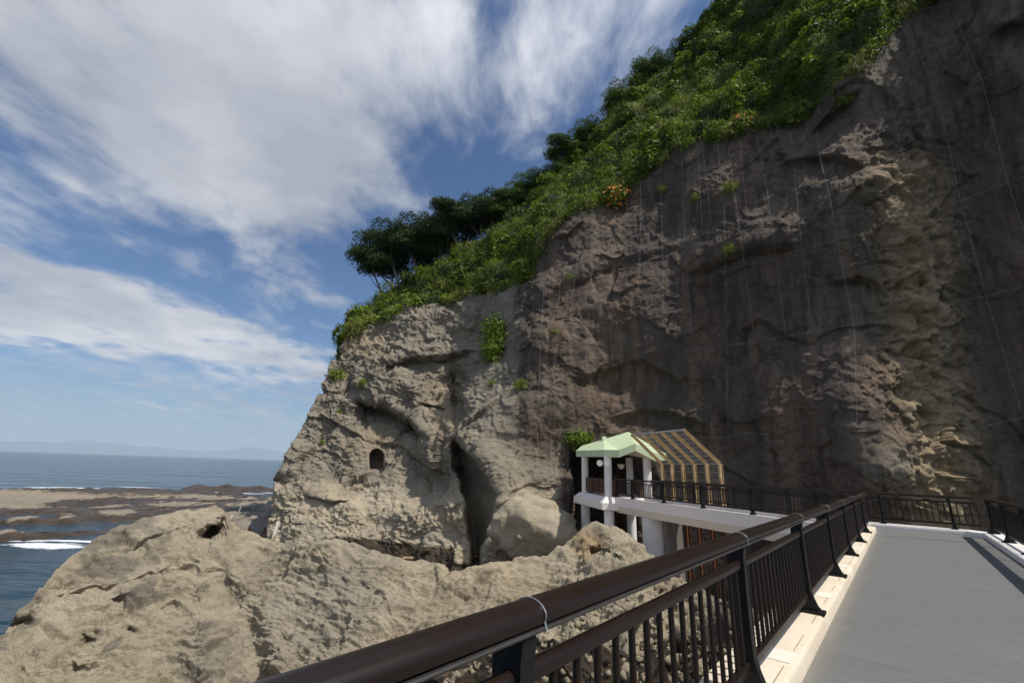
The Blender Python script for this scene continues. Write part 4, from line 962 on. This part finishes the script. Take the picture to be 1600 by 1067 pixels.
# marker posts on the platform
WPOST = simple_mat('white_post_paint', (.74, .70, .62), .7, var=.12, scale=6); RPOST = simple_mat('rusty_red_post', (.20, .065, .028), .8, var=.3, scale=8); GPOST = simple_mat('weathered_post', (.42, .38, .32), .85, var=.25, scale=7)
MK = {}
def marker(u, vtop, vbot, D, w, m, lean, label, group=None):
    hit = eye_hit([CB, PB], u, vbot); p0 = hit[0] if hit else Vector(at_z(u, vbot, .75)); D = p0.xy.length; h = (Vector(at_dist(u, vtop, D)) - p0).z + .5
    mb = MB(); mb.box((0, 0, h / 2 - .5), (w, w * .6, h), None, .015); mb.box((0, 0, h - .5), (w * 1.02, w * .62, .05), None, .02)
    o = mb.build('marker_post', m); o.location = p0; o.rotation_euler = (0, lean, .3); MK[u] = p0 + Vector((0, 0, (h - .5) * .75)); return tag(o, label, 'post', group)
marker(428.5, 815, 836, 34, .26, WPOST, .13, 'white leaning post standing beside the inlet at the headland foot')
marker(389, 820.5, 829, 33.4, .20, RPOST, .05, 'left one of the two short rusty red posts behind the foreground rock')
marker(412.5, 825, 833, 32.2, .20, RPOST, .05, 'right one of the two short rusty red posts, next to the white post')
marker(372.5, 791, 801, 56, .15, GPOST, .2, 'leftmost of the three grey wooden posts on the rock platform')
marker(395, 784, 797, 60, .15, GPOST, .15, 'middle one of the three grey wooden posts on the rock platform')
marker(417.5, 781, 792, 60, .15, GPOST, .05, 'rightmost of the three grey wooden posts, close to the headland edge')
marker(358.5, 804, 814, 40, .15, WPOST, .25, 'small pale leaning stake right of the foreground rock peak')
a, b = MK[389], MK[412.5]; c = (a + b) / 2
mb = MB(); mb.tube([a - c, Vector((0, 0, -.12)), b - c], .04, 6); o = mb.build('rope', simple_mat('blue_rope', (.16, .30, .42), .7), None, True); o.location = c; tag(o, 'pale blue rope tied between the two rusty red posts', 'rope')

def debris():
    V0, F0 = _ico[3]; Vs, Fs = [], []; o = 0; rng = np.random.default_rng(41); FB_ = bvh_np(FP1[::2, ::2], grid_faces(*FP1[::2, ::2].shape[:2]))
    for k in range(520):
        u = rng.uniform(600, 1260); v = rng.uniform(985, 1120) if k < 400 else rng.uniform(900, 1000)
        if k >= 400: u = rng.uniform(900, 1100)
        h = eye_hit([FB_], u, v)
        if not h: continue
        s_ = rng.uniform(.03, .10) * (1 + 2 * (rng.random() > .93)); q = V0 * s_ * rng.uniform(.6, 1.3, 3); q = q + V0 * (s_ * .5 * facet(V0 * 1.2 + k))[:, None]
        Vs.append(q + np.array(h[0]) + np.array([0, 0, s_ * .2])); Fs.append(F0 + o); o += len(V0)
    n = o; ob = mesh_np('stones', np.concatenate(Vs), np.concatenate(Fs), ROCK, smooth_=False, attrs={'dark': np.full(n, .2), 'ochre': np.full(n, .2), 'wet': np.full(n, .35)}); tag(ob, kind='stuff')
if 3 not in _ico:
    _b = bmesh.new(); bmesh.ops.create_icosphere(_b, subdivisions=2, radius=1.); _b.verts.ensure_lookup_table(); _ico[3] = (np.array([v.co for v in _b.verts]), np.array([[v.index for v in f.verts] for f in _b.faces])); _b.free()
debris()
# ---- cables of the rockfall net on the dark wall
CABLE = simple_mat('net_cable', (.235, .22, .205), .6, metal=.0, var=.25, scale=4)
V_LINES = [[(1000, 255), (1002, 330), (998, 455)], [(1030, 236), (1034, 330), (1037, 480)], [(1064, 226), (1070, 380), (1081, 530)], [(1090, 224), (1097, 356)], [(1097, 224), (1113, 361)], [(1121, 222), (1132, 330), (1137, 630)],
           [(1138, 232), (1160, 390), (1179, 530)], [(1156, 218), (1166, 330)], [(1182, 214), (1197, 285), (1228, 525)], [(1235, 212), (1250, 360), (1269, 515)], [(1270, 160), (1282, 250), (1297, 310), (1320, 440), (1335, 512), (1339, 665)],
           [(960, 336), (961, 430)], [(906, 368), (890, 500)], [(932, 346), (922, 460), (915, 560)], [(878, 400), (868, 560), (866, 690)], [(850, 430), (842, 600), (838, 770)],
           [(1368, 56), (1410, 240), (1455, 420), (1492, 607), (1515, 667)], [(1422, 45), (1468, 163), (1501, 315), (1541, 465), (1597, 645)], [(1488, 15), (1534, 124), (1575, 285), (1604, 375)]]
H_LINES = [[(850, 573), (890, 567), (930, 562)], [(990, 455), (1080, 438), (1160, 416), (1300, 387)], [(1068, 548), (1180, 534), (1300, 512), (1400, 498)], [(1425, 184), (1534, 124), (1600, 90)], [(1462, 330), (1575, 285), (1600, 277)], [(1200, 405), (1365, 360)], [(1500, 472), (1600, 448)], [(1515, 671), (1600, 652)], [(1095, 683), (1130, 684), (1160, 676), (1200, 678)]]
net = empty('rockfall_net', Vector(at_dist(1200, 500, 34))); tag(net, 'rockfall net of thin steel cables pinned over the dark cliff wall', 'net')
def cable(line, rad):
    pts = []; L = np.array(line, float); seg = np.concatenate([[0], np.cumsum(np.hypot(*np.diff(L, axis=0).T))]); n = max(6, int(seg[-1] / 9))
    for s_ in np.linspace(0, seg[-1], n):
        u, v = np.interp(s_, seg, L[:, 0]), np.interp(s_, seg, L[:, 1]); h = eye_hit([CB], u, v)
        if h: pts.append(h[0])
    if len(pts) < 3: return
    # a taut line: rests on the bumps, bridges the hollows
    d = [p.xy.length for p in pts]; k = 3
    out = []
    for i, p in enumerate(pts):
        m_ = min(d[max(0, i - k):i + k + 1]); f = (m_ * .8 + d[i] * .2 - .10) / d[i]; out.append(Vector((p.x * f, p.y * f, EYE + (p.z - EYE) * f)) - net.location)
    mb = MB(); mb.tube(out, rad, 5)
    for i in range(3, len(out) - 1, 6): mb.box(out[i], (.06, .06, .06), None, .015)
    mb.build('cable', CABLE, net, True)
for l in V_LINES: cable(l, .009)
for l in H_LINES: cable(l, .010)

# ================================================================== GREEN
def leaf_material(name, dark, lite, trans=.35):
    m, t, p = mat(name); v = t.add('ShaderNodeAttribute', attribute_name='var').outputs['Fac']; w = t.add('ShaderNodeAttribute', attribute_name='hue').outputs['Fac']
    c = t.mix(v, dark, lite); c = t.mix(w, c, (.30, .27, .085))
    t.put(p, 'Base Color', c); t.put(p, 'Roughness', .6); t.put(p, 'Specular IOR Level', .2)
    tr = t.add('ShaderNodeBsdfTranslucent'); t.put(tr, 'Color', t.mix(1., c, (.95, 1.0, .45), 'MULTIPLY'))
    mx = t.add('ShaderNodeMixShader'); t.put(mx, 0, trans); t.l.new(p.outputs[0], mx.inputs[1]); t.l.new(tr.outputs[0], mx.inputs[2])
    t.l.new(mx.outputs[0], m.node_tree.nodes['Material Output'].inputs['Surface']); return m
LEAF = leaf_material('slope_leaves', (.030, .062, .008), (.235, .325, .032))
TLEAF2 = leaf_material('sunlit_ridge_leaves', (.028, .058, .009), (.130, .200, .026), .3)  # lighter copy of the tree leaves: sunlight on the upper crowns put into colour
TLEAF = leaf_material('tree_leaves', (.012, .028, .007), (.048, .085, .016), .25)
FLOWER = simple_mat('orange_flower', (.75, .25, .03), .6, var=.2)
BARK = simple_mat('pale_bark', (.20, .17, .13), .9, var=.35, scale=4)
def leaves(P, N, size, ratio, var, hue, spread=.9, droop=.25, rng=RNG, up=0.):
    """leaf blades at points P about normals N"""
    n = len(P); nn = N + rng.normal(size=(n, 3)) * spread; nn /= np.linalg.norm(nn, axis=1)[:, None] + 1e-9
    a = np.cross(nn, rng.normal(size=(n, 3))); a[:, 2] += up; a -= (a * nn).sum(1)[:, None] * nn * (1 if up == 0 else .3); a /= np.linalg.norm(a, axis=1)[:, None] + 1e-9
    b = np.cross(nn, a); b /= np.linalg.norm(b, axis=1)[:, None] + 1e-9
    s = np.asarray(size)[:, None] * (1 + .35 * rng.normal(size=(n, 1))).clip(.4, 1.8); w = s * np.asarray(ratio)[:, None]
    tip = P + a * s - nn * s * droop; mid = P + a * s * .5
    V = np.stack([P, mid + b * w * .5, tip, mid - b * w * .5], 1).reshape(-1, 3)
    F = np.arange(4 * n).reshape(-1, 4); return V, F, np.repeat(var, 4), np.repeat(hue, 4)
def join(parts):
    Vs, Fs, vs, hs_ = [], [], [], []; o = 0
    for V, F, v, h in parts: Vs.append(V); Fs.append(F + o); vs.append(v); hs_.append(h); o += len(V)
    return np.concatenate(Vs), np.concatenate(Fs), np.concatenate(vs), np.concatenate(hs_)

def slope_cover(n):
    G = np.concatenate([H1, H2[NH:NH + 3]], 0); A, B, C, D_ = G[:-1, :-1], G[1:, :-1], G[1:, 1:], G[:-1, 1:]
    nrm = np.cross(C - A, D_ - B); ar = np.linalg.norm(nrm, axis=-1) / 2; nrm /= (2 * ar[..., None] + 1e-9)
    s = np.sign(((np.array([0, 0, EYE]) - A) * nrm).sum(-1)); nrm *= s[..., None]
    dist = np.hypot(A[..., 0], A[..., 1]); u0, v0 = project(A)
    wgt = ar * (30 / dist) ** 1.7 * np.where((u0 > 1750) | (v0 < -160), .12, 1.)
    idx = RNG.choice(wgt.size, n, p=(wgt / wgt.sum()).ravel()); fu, fv = RNG.random((2, n, 1))
    pick = lambda M: M.reshape(-1, 3)[idx]
    P = (pick(A) * (1 - fu) + pick(B) * fu) * (1 - fv) + (pick(D_) * (1 - fu) + pick(C) * fu) * fv
    N = pick(nrm); D = np.hypot(P[:, 0], P[:, 1])
    clump = fbm(P / 1.3 + 3, 2); kind = fbm(P / 5.5 + 11, 3) + .35 * pnoise(P / 1.7 + 3); tone = .5 + .55 * fbm(P / 3.0 + 50, 3) + .25 * fbm(P / .8, 2)
    lift = (RNG.random(n) ** 1.5) * (.12 + .45 * np.clip(clump + .25, 0, 1)) * (D / 40)
    P = P + N * lift[:, None]
    grass = kind > .34
    var = np.clip(tone * .8 + .18 * RNG.normal(size=n), 0, 1); hue = np.clip(np.where(grass, .30, .03) + .12 * RNG.normal(size=n), 0, .7)
    big = kind < -.35
    size = np.where(grass, .62, np.where(big, .30, .21)) * (D / 40) ** .8; ratio = np.where(grass, .07, np.where(big, .6, .55))
    p1 = leaves(P[~grass], N[~grass], size[~grass], ratio[~grass], var[~grass], hue[~grass], .75)
    p2 = leaves(P[grass], N[grass], size[grass], ratio[grass], var[grass] * .6 + .4, hue[grass], .5, .45, up=1.2)
    # fringe hanging over the cliff edge
    e = P1[-1]; m = 26000; k = RNG.integers(0, len(e) - 1, m); ew = 1. / np.maximum(1, np.hypot(e[k, 0], e[k, 1]) / 30)
    q = e[k] + RNG.normal(size=(m, 3)) * .25; fr = np.clip(.35 + 1.1 * fbm(e[k] / 2.2 + 70, 3), .0, 1.6); q[:, 2] -= RNG.random(m) ** 1.6 * fr * 1.5; outw = -e[k, :2] / np.linalg.norm(e[k, :2], axis=1)[:, None]; q[:, :2] += outw * (.15 + .35 * RNG.random((m, 1)))
    Nf = np.concatenate([outw, np.full((m, 1), .6)], 1); Nf /= np.linalg.norm(Nf, axis=1)[:, None]
    gm = pnoise(e[k] / 1.9 + 5) > .05; De = np.hypot(q[:, 0], q[:, 1]) / 40
    vr = np.clip(.5 + .5 * fbm(e[k] / 1.8, 2) + .2 * RNG.normal(size=m), 0, 1); keep = fr > .1
    a, b = keep & ~gm, keep & gm
    p3 = leaves(q[a], Nf[a], .22 * De[a], np.full(a.sum(), .5), vr[a], np.full(a.sum(), .06), .8)
    p4 = leaves(q[b], Nf[b], .62 * De[b], np.full(b.sum(), .07), vr[b], np.full(b.sum(), .38), .5, .6, up=.8)
    # rounded shrubs standing out of the cover
    nb, per = 420, 230; gi = RNG.choice(wgt.size, nb, p=(wgt / wgt.sum()).ravel()); parts = [p1, p2, p3, p4]
    for g in gi:
        c = A.reshape(-1, 3)[g]; nn = nrm.reshape(-1, 3)[g]; sc_ = np.hypot(c[0], c[1]) / 40; R = RNG.uniform(.45, 1.35) * sc_ ** .5
        d = RNG.normal(size=(per, 3)); d /= np.linalg.norm(d, axis=1)[:, None]; d[(d @ nn) < -.1] *= -1
        rad = R * (.6 + .4 * RNG.random((per, 1)) ** .5) * (1 + .35 * pnoise(d * 1.8 + c)[:, None]); base = RNG.uniform(.15, .85); bl = RNG.random() < .3
        vb = np.clip(base + .2 * RNG.normal(size=per), 0, 1); hb = np.clip((.22 if bl else .03) + .06 * RNG.normal(size=per), 0, .6)
        parts.append(leaves(c + nn * R * .15 + d * rad, d, np.full(per, (.5 if bl else RNG.uniform(.2, .34)) * sc_ ** .7), np.full(per, .09 if bl else .6), vb, hb, .6, .4, up=.7 if bl else 0.))
    V, F, v, h = join(parts)
    o = mesh_np('shrub_cover', V, F, LEAF, smooth_=False, attrs={'var': v, 'hue': h}); return tag(o, kind='stuff')
slope_cover(190000)

# ---- tufts rooted in the cliff, each a plant of its own
def tuft(u, v, r, n, label, name='shrub', grass=.4, hue=.15, flat=.8, bv=None, group=None, flowers=0):
    h = eye_hit(bv or [CB, HB], u, v)
    if not h: return
    c = h[0]; toeye = (Vector((0, 0, EYE)) - c).normalized(); nrm = Vector((toeye.x, toeye.y, .35)).normalized()
    rng = np.random.default_rng(int(u * 7 + v)); d = rng.normal(size=(n, 3)); d /= np.linalg.norm(d, axis=1)[:, None]; d[(d @ np.array(nrm)) < -.2] *= -1
    rad = r * (.35 + .65 * rng.random((n, 1)) ** .5) * (1 + .45 * pnoise(d * 2.2 + u)[:, None]); P = d * rad * np.array([1, 1, flat]); g = rng.random(n) < grass
    var = np.clip(.55 + .4 * pnoise(P / (r * .4) + v) + .2 * rng.normal(size=n), 0, 1)
    sz = np.clip(r * .28, .14, .34)
    p1 = leaves(P[~g], d[~g], np.full((~g).sum(), sz), np.full((~g).sum(), .5), var[~g], np.full((~g).sum(), hue), .8, rng=rng)
    p2 = leaves(P[g] * .5, d[g], np.full(g.sum(), sz * 2.6), np.full(g.sum(), .08), np.clip(var[g] + .2, 0, 1), np.full(g.sum(), hue + .15), .6, .5, rng=rng, up=.8)
    fl = []
    if flowers:
        for _ in range(3): fl.append(leaves(d[:flowers] * r * np.array([1, 1, flat]) * 1.02, d[:flowers], np.full(flowers, .20), np.full(flowers, .8), np.zeros(flowers), np.zeros(flowers), .9, rng=rng))
    V, F, vv, hh = join([p1, p2] + fl); o = mesh_np(name, V, F, LEAF, smooth_=False, attrs={'var': vv, 'hue': hh}); o.location = c
    if flowers:
        o.data.materials.append(FLOWER); mi = np.zeros(len(F), np.int32); mi[-3 * flowers:] = 1; o.data.polygons.foreach_set('material_index', mi)
    tag(o, label, 'plant', group)
    return o
tuft(778, 530, 1.9, 1500, 'broad green shrub filling the notch between the headland and the dark wall', 'shrub', .1, .08, 1.35)
tuft(772, 552, 1.5, 900, 'bright green shrub hanging below the broad one in the cliff notch', 'shrub', .3, .15, .9)
tuft(527, 588, 1.1, 500, 'grassy tuft near the seaward edge of the headland', 'grass_tuft', .6, .25, .6)
tuft(567, 600, .7, 260, 'small grassy tuft above the dark hollow of the headland', 'grass_tuft', .6, .25, .6)
tuft(531, 644, .5, 140, 'tiny green plant left of the dark hollow on the headland', 'shrub', .1, .05)
tuft(504, 692, .45, 120, 'tiny plant low on the left side of the headland', 'shrub', .4, .1)
tuft(815, 603, .8, 220, 'green sprig on the upper buttress beside the dark wall', 'shrub', .5, .15, .6)
tuft(768, 600, .6, 150, 'small sprig on the pale buttress under the notch shrubs', 'shrub', .5, .2, .6)
tuft(1140, 297, .8, 260, 'yellow green tuft hanging high on the wall, right of its neighbour', 'grass_tuft', .6, .3)
tuft(1088, 311, .6, 180, 'small yellow tuft high on the wall between two net cables', 'grass_tuft', .6, .4)
tuft(1141, 393, .7, 220, 'lone bright tuft in the middle of the dark wall', 'grass_tuft', .7, .35)
tuft(1036, 298, .7, 220, 'pale grassy tuft near the top left of the dark wall', 'grass_tuft', .7, .4)
tuft(890, 433, .5, 140, 'tiny green tuft on the left part of the dark wall', 'grass_tuft', .6, .2)
tuft(962, 312, 1.6, 900, 'grassy clump with orange flowers at the cliff rim', 'flowering_plant', .6, .3, .8, flowers=46)
tuft(1160, 200, 1.5, 900, 'grassy clump with a few orange flowers on the rim above the lone wall tufts', 'flowering_plant', .6, .25, .8, flowers=16)
tuft(1250, 180, 1.3, 700, 'leafy clump overhanging the right end of the green rim', 'shrub', .4, .2, .9)
tuft(1322, 160, .8, 260, 'small tuft on the wet rock below the right end of the green slope', 'shrub', .4, .2)
tuft(905, 688, 1.2, 500, 'green shrub growing behind the pavilion roof', 'shrub', .2, .05, .6)
tuft(868, 520, .5, 120, 'small withered tuft on the brown stained wall', 'grass_tuft', .6, .5)

# ---- trees along the ridge
def tree_proto(seed, hgt=8.0, spread=3.2, lean=.35, flat=.5, clumps=26, bare=.40, nleaf=560):
    r = random.Random(seed); rng = np.random.default_rng(seed)
    root = empty('tree', (0, 0, 0)); mb = MB(); L = Vector((-lean, .05, 0))
    def path(p, d, l, n, w): 
        pts = [p.copy()]
        for k in range(n): d = (d + Vector((r.uniform(-w, w), r.uniform(-w, w), r.uniform(-w * .3, w * .6)))).normalized(); pts.append(pts[-1] + d * l / n)
        return pts
    tips = []
    for st in range(r.choice((1, 2, 2))):
        t0_ = path(Vector((r.uniform(-.2, .2), r.uniform(-.2, .2), -.6)), (Vector((0, 0, 1)) + L * .8 + Vector((r.uniform(-.25, .25), r.uniform(-.25, .25), 0))).normalized(), hgt * r.uniform(.62, .75), 6, .16); R0 = .17 * hgt / 8 * r.uniform(.8, 1.1)
        mb.tube(t0_, list(np.linspace(R0, R0 * .42, len(t0_))), 7)
        for b in range(r.randint(4, 6)):
            i = r.randint(2, 5); p = t0_[i]; a = r.uniform(0, 2 * math.pi); d = (Vector((math.cos(a), math.sin(a), r.uniform(.35, .9))) + L * .6).normalized()
            q = path(p, d, hgt * r.uniform(.25, .42), 4, .25); mb.tube(q, list(np.linspace(R0 * .42, R0 * .12, len(q))), 5); tips.append(q[-1]); tips.append(q[-2])
        tips.append(t0_[-1] + Vector((0, 0, hgt * .06)))
    mb.build('trunk', BARK, root, True)
    parts = []; cx = sum(tips, Vector()) / len(tips)
    cl = [t for t in tips]
    while len(cl) < clumps: a = r.uniform(0, 6.283); cl.append(cx + Vector((math.cos(a) * spread * r.uniform(.2, .9), math.sin(a) * spread * r.uniform(.2, 1.0), hgt * r.uniform(-.10, .16))))
    for c in cl:
        if c.z < hgt * bare: c = c + Vector((0, 0, hgt * bare - c.z))
        R = spread * r.uniform(.36, .52); d = rng.normal(size=(nleaf, 3)); d /= np.linalg.norm(d, axis=1)[:, None]; d[:, 2] = np.where(d[:, 2] < -.35, -d[:, 2], d[:, 2])
        rad = R * (.55 + .45 * rng.random((nleaf, 1)) ** .6) * (1 + .3 * pnoise(d * 2 + seed + c.x)[:, None]); P = d * rad * np.array([1, 1, flat]) + np.array(c)
        v = np.clip(r.uniform(.2, .7) + .22 * rng.normal(size=nleaf), 0, 1); parts.append(leaves(P, d, np.full(nleaf, .175), np.full(nleaf, .7), v, np.clip(.04 * rng.normal(size=nleaf), 0, .3), .7, rng=rng))
    V, F, v, h = join(parts); mesh_np('crown', V, F, TLEAF, root, False, {'var': v, 'hue': h})
    return root
PROTO = [tree_proto(1, lean=.45, spread=3.5), tree_proto(2, lean=.30, spread=3.9, flat=.66), tree_proto(3, lean=.55, spread=3.3, flat=.7, clumps=24), tree_proto(4, lean=.2, spread=3.7, flat=.6, bare=.35, clumps=28)]
cru, crv = project(H1[-1])
def crest_point(u, back=1.0):
    i = int(np.argmin(np.abs(cru - u))); p = Vector(H1[-1, i]); n = p.xy.normalized(); return Vector((p.x + n.x * back, p.y + n.y * back, p.z - .35))
used = [False] * 4
def place_tree(k, u, back, s, rz, label, group='wind bent trees on the ridge', sz=1.22, sink=0., crown=None):
    if not used[k]: o = PROTO[k]; used[k] = True
    else:
        o = PROTO[k].copy(); COL.objects.link(o)
        for ch in PROTO[k].children: c = ch.copy(); COL.objects.link(c); c.parent = o
    if crown:
        for c in o.children:
            if c.name.startswith('crown'): c.material_slots[0].link = 'OBJECT'; c.material_slots[0].material = crown
    o.location = crest_point(u, back) - Vector((0, 0, sink)); o.scale = (s, s, s * sz); o.rotation_euler = (0, 0, rz); tag(o, label, 'tree', group)
ORD = ['first', 'second', 'third', 'fourth', 'fifth', 'sixth', 'seventh', 'eighth', 'ninth', 'tenth', 'eleventh', 'twelfth', 'thirteenth', 'fourteenth']
left_trees = [(0, 604, .6, 1.0, .1), (2, 616, 2.5, 1.22, -.3), (1, 630, .4, 1.12, .5), (3, 646, 3.0, 1.25, 2.4), (0, 660, .5, 1.05, -.4), (1, 676, 2.4, 1.15, .2), (2, 692, .6, 1.0, .3), (3, 708, 2.6, 1.08, -.5), (0, 724, .8, .98, .4), (1, 740, 2.6, 1.0, -.2), (2, 756, .8, .95, -.3), (3, 772, 2.4, .95, 1.2)]
for i, (k, u, b, s, rz) in enumerate(left_trees):
    place_tree(k, u, b, s, rz, 'dark windswept tree on the ridge with bare trunk, %s from the seaward end' % ORD[i])
right_trees = [(1, 788, 1, .95, 0.3), (3, 806, 2.4, .95, 1.0), (0, 822, .6, .9, -.3), (2, 838, 2, .95, .2), (3, 856, .8, .9, 2.2), (1, 874, 2.2, .92, -.5), (0, 892, .6, .85, .5), (3, 912, 1.8, .86, 1.7), (2, 932, .8, .82, .1), (1, 954, 1.4, .8, 2.9), (3, 978, .6, .78, .6), (0, 1004, 1.4, .74, 1.9), (1, 1032, .8, .7, .4), (3, 1062, .8, .66, 2.2)]
for i, (k, u, b, s, rz) in enumerate(right_trees):
    place_tree(k, u, b, s, rz, 'dark skyline tree on the climbing ridge, %s uphill of the windswept trees' % ORD[i], 'canopy trees on the upper ridge', .95, 2.9 * s, TLEAF2)
# bare branches sticking out over the seaward edge
def bare_branch(u, v, D, seed, L, label):
    r = random.Random(seed); mb = MB(); p = Vector((0, 0, 0))
    def grow(p, d, l, rad, lev):
        pts = [p]; 
        for k in range(4): d = (d + Vector((r.uniform(-.3, .3), r.uniform(-.3, .3), r.uniform(-.2, .3)))).normalized(); pts.append(pts[-1] + d * l / 4)
        mb.tube(pts, list(np.linspace(rad, rad * .4, 5)), 5)
        if lev:
            for k in range(3): grow(pts[r.randint(1, 4)], (d + Vector((r.uniform(-.9, .5), r.uniform(-.5, .5), r.uniform(-.1, .8)))).normalized(), l * r.uniform(.4, .6), rad * .45, lev - 1)
    grow(p, Vector((-.8, 0, .55)).normalized(), L, .06, 2); o = mb.build('bare_branch', BARK, None, True); o.location = at_dist(u, v, D); tag(o, label, 'branch')
bare_branch(590, 482, 58.5, 3, 2.8, 'bare grey branch reaching out left under the first ridge tree')
bare_branch(562, 505, 58, 8, 2.0, 'bare twiggy sapling at the seaward end of the green slope')
